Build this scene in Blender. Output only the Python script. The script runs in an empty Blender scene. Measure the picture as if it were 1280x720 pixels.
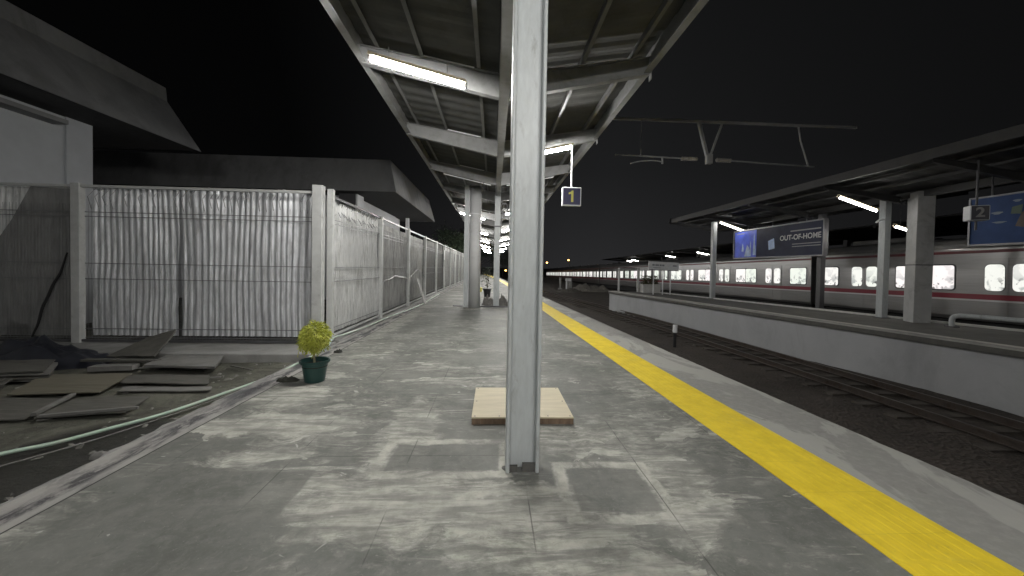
import bpy, bmesh, math, random
from mathutils import Vector, Matrix, noise
import numpy as np
random.seed(7)
scn = bpy.context.scene
col = scn.collection
R = math.radians
WL = {}                                   # world location of every parent (no parent is rotated while its parts are built)

# ------------------------------------------------------------------ materials
MATS = {}
def mat(name, color=(.5,.5,.5), rough=.6, metal=0., var=.0, vscale=6., bump=0., bscale=40., stretch=(1,1,1),
        emit=None, estr=0., dirt=None, dscale=2., dlo=.5, dhi=.7, spec=.5, coat=0.):
    if name in MATS: return MATS[name]
    m = bpy.data.materials.new(name); m.use_nodes = True
    nt = m.node_tree; N = nt.nodes; L = nt.links
    b = N['Principled BSDF']
    b.inputs['Roughness'].default_value = rough; b.inputs['Metallic'].default_value = metal
    b.inputs['Specular IOR Level'].default_value = spec
    b.inputs['Coat Weight'].default_value = coat
    b.inputs['Base Color'].default_value = (*color, 1)
    tc = N.new('ShaderNodeTexCoord'); mp = N.new('ShaderNodeMapping'); mp.inputs['Scale'].default_value = stretch
    L.new(tc.outputs['Object'], mp.inputs['Vector'])
    out = None
    if var > 0:
        n = N.new('ShaderNodeTexNoise'); n.inputs['Scale'].default_value = vscale; n.inputs['Detail'].default_value = 6
        n.inputs['Roughness'].default_value = .65
        L.new(mp.outputs[0], n.inputs['Vector'])
        r = N.new('ShaderNodeMapRange'); r.inputs['From Min'].default_value = .3; r.inputs['From Max'].default_value = .7
        r.inputs['To Min'].default_value = 1-var; r.inputs['To Max'].default_value = 1+var
        L.new(n.outputs['Fac'], r.inputs['Value'])
        mx = N.new('ShaderNodeVectorMath'); mx.operation = 'SCALE'; mx.inputs[0].default_value = color
        L.new(r.outputs[0], mx.inputs['Scale']); out = mx.outputs[0]
    if dirt is not None:
        n2 = N.new('ShaderNodeTexNoise'); n2.inputs['Scale'].default_value = dscale; n2.inputs['Detail'].default_value = 8
        n2.inputs['Roughness'].default_value = .7; n2.inputs['Distortion'].default_value = .6
        L.new(mp.outputs[0], n2.inputs['Vector'])
        r2 = N.new('ShaderNodeMapRange'); r2.inputs['From Min'].default_value = dlo; r2.inputs['From Max'].default_value = dhi
        L.new(n2.outputs['Fac'], r2.inputs['Value'])
        mm = N.new('ShaderNodeMix'); mm.data_type = 'RGBA'
        L.new(r2.outputs[0], mm.inputs[0]); mm.inputs[7].default_value = (*dirt, 1)
        if out is not None: L.new(out, mm.inputs[6])
        else: mm.inputs[6].default_value = (*color, 1)
        out = mm.outputs[2]
    if out is not None: L.new(out, b.inputs['Base Color'])
    if bump > 0:
        n3 = N.new('ShaderNodeTexNoise'); n3.inputs['Scale'].default_value = bscale; n3.inputs['Detail'].default_value = 5
        L.new(mp.outputs[0], n3.inputs['Vector'])
        bp = N.new('ShaderNodeBump'); bp.inputs['Strength'].default_value = bump; bp.inputs['Distance'].default_value = .02
        L.new(n3.outputs['Fac'], bp.inputs['Height']); L.new(bp.outputs[0], b.inputs['Normal'])
    if emit is not None:
        b.inputs['Emission Color'].default_value = (*emit, 1); b.inputs['Emission Strength'].default_value = estr
    MATS[name] = m
    return m

# ------------------------------------------------------------------ mesh builder
class MB:
    def __init__(s): s.v = []; s.f = []; s.smooth = False
    def add(s, vs, fs):
        o = len(s.v); s.v += [tuple(p) for p in vs]; s.f += [tuple(i+o for i in f) for f in fs]; return s
    def box(s, a, b):
        (x0,y0,z0),(x1,y1,z1) = a, b
        x0,x1 = min(x0,x1),max(x0,x1); y0,y1 = min(y0,y1),max(y0,y1); z0,z1 = min(z0,z1),max(z0,z1)
        return s.add([(x0,y0,z0),(x1,y0,z0),(x1,y1,z0),(x0,y1,z0),(x0,y0,z1),(x1,y0,z1),(x1,y1,z1),(x0,y1,z1)],
              [(0,3,2,1),(4,5,6,7),(0,1,5,4),(1,2,6,5),(2,3,7,6),(3,0,4,7)])
    def bar(s, p, q, w, h, up=(0,0,1)):
        p, q = Vector(p), Vector(q); d = (q-p).normalized(); u = Vector(up)
        r = d.cross(u)
        if r.length < 1e-4: r = d.cross(Vector((1,0,0)))
        r.normalize(); u = r.cross(d).normalized(); r *= w/2; u *= h/2
        return s.add([p-r-u,p+r-u,p+r+u,p-r+u,q-r-u,q+r-u,q+r+u,q-r+u],
              [(0,1,2,3),(4,7,6,5),(0,4,5,1),(1,5,6,2),(2,6,7,3),(3,7,4,0)])
    def tube(s, pts, r, n=8, caps=True):
        pts = [Vector(p) for p in pts]; rs = r if isinstance(r, (list, tuple)) else [r]*len(pts)
        o = len(s.v); prev = None
        for i, p in enumerate(pts):
            d = (pts[min(i+1, len(pts)-1)] - pts[max(i-1, 0)]).normalized()
            if prev is None:
                a = d.cross(Vector((0,0,1)))
                if a.length < 1e-3: a = d.cross(Vector((0,1,0)))
            else: a = prev - d*prev.dot(d)
            a.normalize(); prev = a; b = d.cross(a)
            for k in range(n):
                t = 2*math.pi*k/n; s.v.append(tuple(p + (a*math.cos(t)+b*math.sin(t))*rs[i]))
        for i in range(len(pts)-1):
            for k in range(n):
                s.f.append((o+i*n+k, o+i*n+(k+1)%n, o+(i+1)*n+(k+1)%n, o+(i+1)*n+k))
        if caps:
            s.f.append(tuple(o+k for k in range(n-1,-1,-1))); s.f.append(tuple(o+(len(pts)-1)*n+k for k in range(n)))
        return s
    def prism(s, poly, axis, a, b):
        n = len(poly)
        def P(u, v, t): return {'x':(t,u,v),'y':(u,t,v),'z':(u,v,t)}[axis]
        vs = [P(u,v,a) for u,v in poly] + [P(u,v,b) for u,v in poly]
        fs = [tuple(range(n-1,-1,-1)), tuple(range(n,2*n))] + [(i,(i+1)%n,n+(i+1)%n,n+i) for i in range(n)]
        return s.add(vs, fs)
    def slab(s, quad, th):                       # tilted board from its four top corners
        q = [Vector(p) for p in quad]; nrm = (q[1]-q[0]).cross(q[3]-q[0]).normalized()
        if nrm.z < 0: nrm = -nrm
        return s.add([p - nrm*th for p in q] + q, [(0,3,2,1),(4,5,6,7),(0,1,5,4),(1,2,6,5),(2,3,7,6),(3,0,4,7)])
    def build(s, name, m, parent=None, origin=None, bevel=0, smooth=False, wn=True):
        if parent is not None: o = WL[parent.name]
        elif origin is not None: o = Vector(origin)
        else:
            a = np.array(s.v); o = Vector(((a[:,0].min()+a[:,0].max())/2, (a[:,1].min()+a[:,1].max())/2, a[:,2].min()))
        me = bpy.data.meshes.new(name); me.from_pydata([tuple(Vector(p)-o) for p in s.v], [], s.f)
        bm = bmesh.new(); bm.from_mesh(me)
        bmesh.ops.recalc_face_normals(bm, faces=bm.faces)
        bm.to_mesh(me); bm.free()
        ob = bpy.data.objects.new(name, me); col.objects.link(ob)
        if m: me.materials.append(m)
        if smooth or s.smooth:
            for p in me.polygons: p.use_smooth = True
        if parent is not None: ob.parent = parent
        else: ob.location = o
        if bevel:
            md = ob.modifiers.new('Bevel', 'BEVEL'); md.width = bevel; md.segments = 2; md.limit_method = 'ANGLE'; md.angle_limit = R(40)
        WL[ob.name] = Vector(o)
        return ob

def tag(o, label=None, cat=None, group=None, kind=None):
    if label: o['label'] = label
    if cat: o['category'] = cat
    if group: o['group'] = group
    if kind: o['kind'] = kind
    return o
def thing(name, loc, label, cat, group=None, kind='thing'):
    o = bpy.data.objects.new(name, None); col.objects.link(o); o.location = loc; o.empty_display_size = .1
    WL[o.name] = Vector(loc); return tag(o, label, cat, group, kind)
def kids(o): return [c for c in bpy.data.objects if c.parent == o]
def copy_tree(o, parent=None):
    ch = kids(o)
    c = o.copy(); col.objects.link(c)
    if parent is not None: c.parent = parent
    for k in ch: copy_tree(k, c)
    return c
def struct(o): o['kind'] = 'structure'; return o
def label(o, t): o['label'] = t; return o

# ------------------------------------------------------------------ camera
cam = bpy.data.cameras.new('camera'); co = bpy.data.objects.new('camera', cam); col.objects.link(co)
cam.sensor_width = 36; cam.lens = 36*465/1280; cam.shift_y = -0.0125; cam.clip_start = .05; cam.clip_end = 5000
yaw, pitch, roll = R(2.8531), R(1.1799), R(1.05)
M = Matrix.Rotation(-yaw, 3, 'Z') @ Matrix.Rotation(math.pi/2-pitch, 3, 'X') @ Matrix.Rotation(roll, 3, 'Z')
co.matrix_world = Matrix.Translation((0,0,1.5)) @ M.to_4x4()
scn.camera = co

# ------------------------------------------------------------------ night sky (town glow low on the right, black on the left)
w = bpy.data.worlds.new('World'); scn.world = w; w.use_nodes = True
nt = w.node_tree; N = nt.nodes; L = nt.links; bg = N['Background']
tc = N.new('ShaderNodeTexCoord'); sx = N.new('ShaderNodeSeparateXYZ'); L.new(tc.outputs['Generated'], sx.inputs[0])
rz = N.new('ShaderNodeValToRGB'); L.new(sx.outputs['Z'], rz.inputs[0])
e = rz.color_ramp.elements
e[0].position = 0.0; e[0].color = (.0195,.0195,.0205,1); e[1].position = .8; e[1].color = (.0035,.0037,.0037,1)
k = e.new(.25); k.color = (.0105,.0107,.0112,1)
rx = N.new('ShaderNodeMapRange'); L.new(sx.outputs['X'], rx.inputs['Value'])
rx.inputs['From Min'].default_value = -.45; rx.inputs['From Max'].default_value = .2
rx.inputs['To Min'].default_value = .12; rx.inputs['To Max'].default_value = 1.
mx = N.new('ShaderNodeVectorMath'); mx.operation = 'SCALE'; L.new(rz.outputs[0], mx.inputs[0]); L.new(rx.outputs[0], mx.inputs['Scale'])
r2 = N.new('ShaderNodeMapRange'); L.new(sx.outputs['X'], r2.inputs['Value'])
r2.inputs['From Min'].default_value = .3; r2.inputs['From Max'].default_value = .8; r2.inputs['To Min'].default_value = 1.; r2.inputs['To Max'].default_value = .42
m2 = N.new('ShaderNodeVectorMath'); m2.operation = 'SCALE'; L.new(mx.outputs[0], m2.inputs[0]); L.new(r2.outputs[0], m2.inputs['Scale'])
L.new(m2.outputs[0], bg.inputs['Color']); bg.inputs['Strength'].default_value = 1.

# ------------------------------------------------------------------ plain materials
grey_steel = mat('painted_grey_steel', (.49,.52,.525), .42, 0, var=.10, vscale=9, stretch=(3,3,.7), bump=.06, bscale=30, dirt=(.28,.28,.27), dscale=4, dlo=.56, dhi=.75)
pale_steel = mat('pale_fence_paint', (.50,.51,.50), .5, 0, var=.12, vscale=5, dirt=(.26,.25,.23), dscale=4, dlo=.58, dhi=.8)
dark_steel = mat('dark_steel', (.10,.10,.105), .5, .3, var=.2)
canopy_steel = mat('canopy_steel', (.215,.218,.215), .5, 0, var=.16, vscale=4, dirt=(.12,.117,.108), dscale=3, dlo=.52, dhi=.8, bump=.05)
roof_under = mat('canopy_sheet', (.10,.102,.098), .9, 0, spec=.1, var=.15, vscale=1.6, dirt=(.075,.072,.067), dscale=1.3, dlo=.5, dhi=.75)
white_paint = mat('white_paint', (.78,.79,.8), .4, var=.05)
black_rubber = mat('black_rubber', (.012,.012,.013), .6)
concrete = mat('concrete', (.30,.30,.29), .85, var=.14, vscale=4, dirt=(.19,.19,.18), dscale=1.2, bump=.25, bscale=30)
wall_paint = mat('grey_wall_paint', (.40,.41,.42), .75, var=.06, vscale=1.2, dirt=(.28,.285,.29), dscale=.6, dlo=.5, dhi=.8, stretch=(1,1,.5), bump=.05)
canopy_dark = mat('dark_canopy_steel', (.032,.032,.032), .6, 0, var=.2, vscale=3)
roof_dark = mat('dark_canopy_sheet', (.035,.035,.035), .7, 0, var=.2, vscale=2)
roof_concrete = mat('roof_concrete', (.26,.263,.266), .9, var=.12, vscale=2, dirt=(.18,.18,.18), dscale=.8, bump=.1, stretch=(1,1,.6))
lit_wall = mat('yard_lit_wall', (.78,.79,.8), .8, var=.06, vscale=2)  # whitened to stand in for yard light missing on the second building
building_wall = mat('building_wall', (.52,.54,.56), .85, var=.07, vscale=2, bump=.1)
building_dark = mat('building_dark', (.09,.09,.095), .7, var=.1)
lit_tube = mat('fluorescent_tube', (1,1,1), .4, emit=(1,.975,.94), estr=385.)
lit_tube_far = mat('fluorescent_tube_dim', (1,1,1), .4, emit=(1,.975,.94), estr=26.)
housing = mat('lamp_housing', (.74,.66,.46), .4, var=.03)
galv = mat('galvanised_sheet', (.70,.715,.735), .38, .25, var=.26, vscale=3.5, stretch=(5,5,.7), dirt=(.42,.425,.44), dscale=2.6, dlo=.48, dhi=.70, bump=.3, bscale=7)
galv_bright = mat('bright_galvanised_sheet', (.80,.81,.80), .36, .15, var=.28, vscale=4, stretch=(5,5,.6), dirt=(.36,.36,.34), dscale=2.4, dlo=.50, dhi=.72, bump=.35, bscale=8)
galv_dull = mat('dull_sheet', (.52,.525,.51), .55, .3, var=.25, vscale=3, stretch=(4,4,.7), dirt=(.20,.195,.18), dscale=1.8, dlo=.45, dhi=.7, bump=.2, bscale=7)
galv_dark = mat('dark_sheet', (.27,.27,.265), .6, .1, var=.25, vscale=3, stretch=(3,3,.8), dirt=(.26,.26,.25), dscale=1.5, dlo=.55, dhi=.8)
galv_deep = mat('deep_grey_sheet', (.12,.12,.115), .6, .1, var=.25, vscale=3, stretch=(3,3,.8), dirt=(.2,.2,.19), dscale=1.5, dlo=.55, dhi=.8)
wire_mat = mat('wire', (.22,.225,.23), .45, .2, var=.1)
wire_bright = mat('wire_bright', (.72,.73,.74), .4, .2)

# ------------------------------------------------------------------ node-built ground materials
class NB:
    def __init__(s, name, rough=.6):
        s.m = bpy.data.materials.new(name); s.m.use_nodes = True; s.nt = s.m.node_tree; s.b = s.nt.nodes['Principled BSDF']
        s.b.inputs['Roughness'].default_value = rough
        s.tc = s.nt.nodes.new('ShaderNodeTexCoord'); s.pos = s.tc.outputs['Object']
    def n(s, t): return s.nt.nodes.new('ShaderNode'+t)
    def l(s, a, b): s.nt.links.new(a, b)
    def put(s, sock, v):
        if hasattr(v, 'links'): s.l(v, sock)
        else: sock.default_value = v
    def math(s, op, a, b=0., c=0.):
        n = s.n('Math'); n.operation = op; s.put(n.inputs[0], a); s.put(n.inputs[1], b); s.put(n.inputs[2], c); return n.outputs[0]
    def vm(s, op, a, b): 
        n = s.n('VectorMath'); n.operation = op; s.put(n.inputs[0], a); s.put(n.inputs[1], b); return n.outputs['Value' if op in ('LENGTH','DOT_PRODUCT') else 0]
    def noise(s, scale, detail=6, rough=.6, dist=0., vec=None, stretch=None, rot=0.):
        v = vec or s.pos
        if stretch:
            mp = s.n('Mapping'); mp.inputs['Scale'].default_value = stretch; mp.inputs['Rotation'].default_value = (0,0,rot); s.l(v, mp.inputs[0]); v = mp.outputs[0]
        n = s.n('TexNoise'); n.inputs['Scale'].default_value = scale; n.inputs['Detail'].default_value = detail
        n.inputs['Roughness'].default_value = rough; n.inputs['Distortion'].default_value = dist; s.l(v, n.inputs['Vector'])
        return n.outputs['Fac']
    def rng(s, v, a, b, c=0., d=1.):
        n = s.n('MapRange'); n.inputs['From Min'].default_value = a; n.inputs['From Max'].default_value = b
        n.inputs['To Min'].default_value = c; n.inputs['To Max'].default_value = d; n.interpolation_type = 'SMOOTHSTEP'; s.put(n.inputs['Value'], v); return n.outputs[0]
    def mix(s, f, a, b):
        n = s.n('Mix'); n.data_type = 'RGBA'; s.put(n.inputs[0], f)
        for sock, v in ((n.inputs[6], a), (n.inputs[7], b)):
            if hasattr(v, 'links'): s.l(v, sock)
            else: sock.default_value = (*v, 1)
        return n.outputs[2]
    def xyz(s, vec=None):
        n = s.n('SeparateXYZ'); s.l(vec or s.pos, n.inputs[0]); return n.outputs
    def ellipse(s, cx, cy, rx, ry, vec):
        a = s.vm('SUBTRACT', vec, (cx, cy, 0)); a = s.vm('MULTIPLY', a, (1/rx, 1/ry, 0)); d = s.vm('LENGTH', a, (0,0,0))
        return s.rng(d, 1.15, .45)
    def rect(s, cx, cy, hx, hy, vec):               # signed distance
        o = s.xyz(vec)
        dx = s.math('SUBTRACT', s.math('ABSOLUTE', s.math('SUBTRACT', o[0], cx)), hx)
        dy = s.math('SUBTRACT', s.math('ABSOLUTE', s.math('SUBTRACT', o[1], cy)), hy)
        return s.math('MAXIMUM', dx, dy)
    def bump(s, h, strength, dist=.01):
        n = s.n('Bump'); n.inputs['Strength'].default_value = strength; n.inputs['Distance'].default_value = dist
        s.l(h, n.inputs['Height']); s.l(n.outputs[0], s.b.inputs['Normal'])

def floor_material():
    g = NB('dusty_platform_floor', .55)
    p = g.pos
    wv = g.n('TexNoise'); wv.inputs['Scale'].default_value = 2.3; wv.inputs['Detail'].default_value = 4; g.l(p, wv.inputs['Vector'])
    off = g.vm('SCALE', g.vm('SUBTRACT', wv.outputs['Color'], (.5,.5,.5)), (0,0,0)); off.node.inputs['Scale'].default_value = .45
    pw = g.vm('ADD', p, off)
    off2 = g.vm('SCALE', g.vm('SUBTRACT', wv.outputs['Color'], (.5,.5,.5)), (0,0,0)); off2.node.inputs['Scale'].default_value = .07
    pr = g.vm('ADD', p, off2)
    base = g.mix(g.rng(g.noise(1.1, 8, .7), .35, .65), (.112,.117,.106), (.182,.187,.172))
    base = g.mix(g.math('MULTIPLY', g.rng(g.noise(7, 9, .78, .4), .42, .66), .55), base, (.215,.218,.20))
    base = g.mix(g.math('MULTIPLY', g.rng(g.noise(34, 6, .75), .58, .70), .5), base, (.36,.36,.335))
    base = g.mix(g.math('MULTIPLY', g.rng(g.noise(11, 8, .75, .6), .60, .70), .5), base, (.075,.077,.07))
    # where cement dust lies
    spots = [(-.55,2.35,.95,.42,1.), (.25,2.1,.8,.5,.9), (-.75,3.3,.35,1.2,.75), (-1.3,2.45,.6,.25,.7), (1.25,2.5,.45,.7,.8), (.8,3.3,.9,.6,.55),
             (-2.0,3.55,.85,.33,1.), (-2.3,4.3,.5,.5,.9), (-1.75,2.95,.5,.18,.8), (.0,4.9,1.3,.35,.6), (.65,1.8,.5,.2,.8), (1.6,3.5,.5,1.,.4),
             (-2.2,6.6,.9,1.6,.45), (-1.2,7.5,1.5,2.,.35), (-2.6,10,.5,4,.8), (-.2,1.55,.4,.2,.5)]
    m = None
    for cx, cy, rx, ry, st in spots:
        t = g.math('MULTIPLY', g.ellipse(cx, cy, rx, ry, pw), st)
        m = t if m is None else g.math('MAXIMUM', m, t)
    m = g.math('MAXIMUM', m, g.rng(g.noise(.7, 3, .5), .4, .65, .12, .5))
    fine = g.noise(30, 6, .7, .25, stretch=(.35,1.6,1), rot=.3)
    fine2 = g.noise(60, 5, .7)
    sw = g.noise(2.2, 8, .62, 2.2, vec=pw, stretch=(1.,2.6,1), rot=.25)          # swept strokes
    sw2 = g.noise(7., 7, .7, 1.6, vec=pw, stretch=(.5,2.2,1), rot=-.5)
    cl = g.noise(1.7, 9, .7, .8)
    st = g.math('ADD', g.math('MULTIPLY', sw, .45), g.math('ADD', g.math('MULTIPLY', sw2, .25), g.math('MULTIPLY', cl, .3)))
    thr = g.math('ADD', g.math('MULTIPLY', m, .30), g.math('SUBTRACT', st, .62))
    grain = g.math('MULTIPLY', g.math('SUBTRACT', g.noise(16, 9, .8, .3), .5), .22)
    thr = g.math('ADD', thr, grain)
    softd = g.math('MULTIPLY', g.rng(thr, -.06, .12), g.math('MULTIPLY', g.rng(fine, .32, .62, .5, .95), g.rng(fine2, .3, .6, .75, 1.)))
    cr = g.noise(1.5, 10, .6, 1.1, vec=pw, stretch=(.8,1.9,1), rot=.35)
    crisp = g.rng(g.math('ADD', g.math('ADD', g.math('MULTIPLY', m, .27), g.math('MULTIPLY', grain, .35)), g.math('SUBTRACT', cr, .69)), .0, .03)
    dust = g.math('MAXIMUM', softd, g.math('MULTIPLY', crisp, .92))
    for sc, an, lo in ((1.9, .9, .60), (2.6, -.35, .615), (3.4, .2, .62)):           # thin broom streaks
        b1 = g.rng(g.noise(sc, 8, .62, .9, stretch=(.42,3.4,1), rot=an), lo, lo+.05)
        b2 = g.rng(g.noise(.9, 3, .5), .38, .6, .15, 1.)
        dust = g.math('MAXIMUM', dust, g.math('MULTIPLY', g.math('MULTIPLY', b1, b2), g.rng(fine2, .3, .6, .45, .8)))
    k1 = g.rng(g.noise(4.2, 9, .68, .5, stretch=(.38,2.4,1), rot=.55), .40, .58, .25, 1.)
    k2 = g.rng(g.noise(4.6, 9, .68, .5, stretch=(.38,2.4,1), rot=-.45), .40, .58, .25, 1.)
    swi = g.rng(g.noise(1.1, 2, .5), .45, .55)
    kk = g.math('ADD', g.math('MULTIPLY', k1, swi), g.math('MULTIPLY', k2, g.math('SUBTRACT', 1., swi)))
    spk = g.rng(g.noise(48, 5, .8), .60, .70)
    dust = g.math('MULTIPLY', dust, g.math('SUBTRACT', kk, g.math('MULTIPLY', spk, .35)))
    dust = g.math('MAXIMUM', dust, 0.)
    # slabs swept clean, each with a dusty rim
    for cx, cy, hx, hy in [(.83,2.48,.27,.25), (-.36,2.92,.42,.2), (-1.85,2.2,.6,.55)]:
        d = g.rect(cx, cy, hx, hy, pr)
        inside = g.rng(d, .005, -.02)
        dust = g.math('MULTIPLY', dust, g.math('SUBTRACT', 1., g.math('MULTIPLY', inside, .8)))
        rim = g.math('MULTIPLY', g.rng(g.math('ADD', g.math('ABSOLUTE', g.math('SUBTRACT', d, .055)), g.math('MULTIPLY', grain, .3)), .06, .03), g.rng(cl, .36, .54, .15, .95))
        if hx < .5: dust = g.math('MAXIMUM', dust, rim)
    dcol = g.mix(g.rng(g.noise(9, 6, .7), .35, .65), (.41,.41,.365), (.58,.575,.52))
    c = g.mix(g.math('MULTIPLY', dust, .88), base, dcol)
    # splashes
    c = g.mix(g.math('MULTIPLY', g.rng(g.noise(6.5, 3, .5, .5), .70, .73), .7), c, (.47,.465,.44))
    # joints between slabs
    o = g.xyz(pr); o0 = g.xyz(p)
    def joint(v, step, offs, wd):
        f = g.math('ABSOLUTE', g.math('SUBTRACT', g.math('FRACT', g.math('DIVIDE', g.math('SUBTRACT', v, offs), step)), .5))
        return g.math('GREATER_THAN', f, .5-wd/step)
    wob = g.math('ADD', o0[0], g.math('MULTIPLY', g.math('SUBTRACT', wv.outputs['Fac'], .5), .015))
    wob1 = g.math('ADD', o0[1], g.math('MULTIPLY', g.math('SUBTRACT', wv.outputs['Fac'], .5), .015))
    j = g.math('MAXIMUM', joint(wob, .88, .25, .004), joint(wob1, 1.42, 2.94, .004))
    brk = g.rng(g.noise(1.3, 3), .46, .58)
    c = g.mix(g.math('MULTIPLY', g.math('MULTIPLY', j, brk), .6), c, (.05,.05,.048))
    # stained edge band along the fence
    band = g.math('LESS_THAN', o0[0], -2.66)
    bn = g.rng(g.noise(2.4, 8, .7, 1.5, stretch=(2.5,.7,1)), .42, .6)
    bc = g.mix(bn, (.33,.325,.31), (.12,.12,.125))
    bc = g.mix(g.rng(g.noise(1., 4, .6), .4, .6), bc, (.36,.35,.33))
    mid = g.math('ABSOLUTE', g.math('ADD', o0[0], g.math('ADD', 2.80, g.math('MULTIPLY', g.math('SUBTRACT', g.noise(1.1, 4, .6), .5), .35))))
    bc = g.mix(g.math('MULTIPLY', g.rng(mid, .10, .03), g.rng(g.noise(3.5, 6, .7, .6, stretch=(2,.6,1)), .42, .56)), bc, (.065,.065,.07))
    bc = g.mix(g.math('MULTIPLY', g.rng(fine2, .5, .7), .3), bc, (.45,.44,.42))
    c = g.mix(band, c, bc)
    jl = g.math('LESS_THAN', g.math('ABSOLUTE', g.math('ADD', wob, 2.655)), .007)
    c = g.mix(g.math('MULTIPLY', jl, .9), c, (.03,.03,.03))
    g.l(c, g.b.inputs['Base Color'])
    g.l(g.rng(dust, 0, 1, .66, .92), g.b.inputs['Roughness']); g.b.inputs['Specular IOR Level'].default_value = .3
    h = g.math('ADD', g.math('MULTIPLY', dust, .35), g.math('MULTIPLY', g.noise(55, 4, .7), .25))
    h = g.math('SUBTRACT', h, g.math('MULTIPLY', j, .6))
    g.bump(h, .35, .006)
    return g.m

def coping_material():
    g = NB('platform_edge_concrete', .75)
    n = g.noise(1.0, 5, .6, 1., stretch=(1.2,.5,1)); n2 = g.noise(14, 6, .7)
    c = g.mix(g.rng(n, .46, .50), (.37,.37,.345), (.26,.262,.245))
    c = g.mix(g.math('MULTIPLY', g.rng(n2, .4, .7), .35), c, (.42,.41,.39))
    c = g.mix(g.math('MULTIPLY', g.rng(g.noise(3.2, 7, .7, 1.), .6, .7), .5), c, (.16,.15,.14))
    g.l(c, g.b.inputs['Base Color']); g.bump(g.noise(40, 5, .7), .4, .006); return g.m

def yellow_material():
    g = NB('yellow_tactile_tile', .5)
    n = g.noise(5, 7, .7)
    c = g.mix(g.rng(n, .35, .65), (.78,.58,.028), (.90,.69,.042))
    c = g.mix(g.math('MULTIPLY', g.rng(g.noise(10, 6, .75, 1.), .60, .72), .45), c, (.42,.33,.10))
    c = g.mix(g.math('MULTIPLY', g.rng(g.noise(30, 4, .7, .5, stretch=(4,.7,1)), .66, .74), .5), c, (.62,.58,.42))
    o = g.xyz(); f = g.math('ABSOLUTE', g.math('SUBTRACT', g.math('FRACT', g.math('DIVIDE', o[1], .4)), .5))
    c = g.mix(g.math('MULTIPLY', g.math('GREATER_THAN', f, .494), .18), c, (.22,.17,.05))
    c = g.mix(g.math('MULTIPLY', g.rng(g.noise(1.3, 6, .7, .8), .55, .72), .35), c, (.62,.52,.14))
    g.l(c, g.b.inputs['Base Color']); g.bump(g.noise(60, 4), .2, .004); return g.m

def dirt_material():
    g = NB('site_dirt', .9)
    n = g.noise(1.4, 9, .7, .5); n2 = g.noise(9, 8, .75)
    c = g.mix(g.rng(n, .38, .62), (.065,.066,.052), (.15,.15,.122))
    c = g.mix(g.math('MULTIPLY', g.rng(n2, .5, .75), .5), c, (.19,.185,.16))
    off = g.vm('SCALE', g.vm('SUBTRACT', g.n('TexNoise').outputs['Color'], (.5,.5,.5)), (0,0,0))
    wet = g.math('MAXIMUM', g.ellipse(-3.5, 3.1, .75, 1.1, g.pos), g.ellipse(-3.6, 1.5, .6, .5, g.pos))
    wet = g.rng(g.math('ADD', wet, g.math('MULTIPLY', g.math('SUBTRACT', n, .5), 1.4)), .3, .6)
    c = g.mix(wet, c, (.022,.022,.018))
    g.l(c, g.b.inputs['Base Color']); g.l(g.rng(wet, 0, 1, .92, .6), g.b.inputs['Roughness'])
    g.bump(g.math('ADD', g.noise(7, 8, .7), g.math('MULTIPLY', n2, .6)), .7, .05); return g.m

def bed_material():
    g = NB('track_bed_soil', .95)
    n = g.noise(.9, 8, .65, .5); v = g.n('TexVoronoi'); v.inputs['Scale'].default_value = 16; g.l(g.pos, v.inputs['Vector'])
    c = g.mix(g.rng(n, .35, .65), (.026,.022,.018), (.056,.046,.038))
    c = g.mix(g.math('MULTIPLY', g.rng(v.outputs['Distance'], .05, .5), .4), c, (.075,.064,.055))
    g.l(c, g.b.inputs['Base Color']); g.bump(g.math('ADD', v.outputs['Distance'], g.noise(5, 6)), .9, .05); return g.m

M_floor = floor_material(); M_edge = coping_material(); M_yel = yellow_material(); M_dirt = dirt_material(); M_bed = bed_material()

# ------------------------------------------------------------------ platform curve
YK = [-12,-6,1.7,4.2,7,10.7,14,20,27,33.6,41,52,64,78]
YL = [2.14,2.13,2.13,2.05,1.95,1.83,1.74,1.52,1.25,.97,.64,.02,-.9,-2.2]
YR = [2.76,2.75,2.72,2.60,2.50,2.37,2.27,2.05,1.78,1.50,1.17,.55,-.37,-1.67]
ED = [3.70,3.66,3.56,3.40,3.24,3.03,2.88,2.60,2.28,1.95,1.58,.92,0.,-1.3]
YS = [-12+.6*i for i in range(0, 151)]
def smooth_curve(vals):
    a = np.interp(YS, YK, vals); k = np.ones(5)/5
    b = np.convolve(np.pad(a, 2, mode='edge'), k, 'valid'); b[:2] = a[:2]; b[-2:] = a[-2:]
    return b
cyl, cyr, ced = smooth_curve(YL), smooth_curve(YR), smooth_curve(ED)
def fyl(y): return float(np.interp(y, YS, cyl))
def fed(y): return float(np.interp(y, YS, ced))

def strip(xa, xb, z0, z1):
    mb = MB(); n = len(YS)
    for i in range(n):
        mb.v += [(xa[i],YS[i],z1),(xb[i],YS[i],z1),(xb[i],YS[i],z0),(xa[i],YS[i],z0)]
    for i in range(n-1):
        o = 4*i; q = o+4
        for a in range(4): mb.f.append((o+a, o+(a+1)%4, q+(a+1)%4, q+a))
    mb.f += [(3,2,1,0), (4*n-4,4*n-3,4*n-2,4*n-1)]
    return mb
xl = [-2.95]*len(YS)
pl = struct(strip(xl, cyl, -1.2, 0).build('platform_floor', M_floor, origin=(0,0,0)))
struct(strip(cyl+.001, ced-.12, -1.2, -.004).build('platform_edge', M_edge, origin=(0,0,0)))
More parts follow.
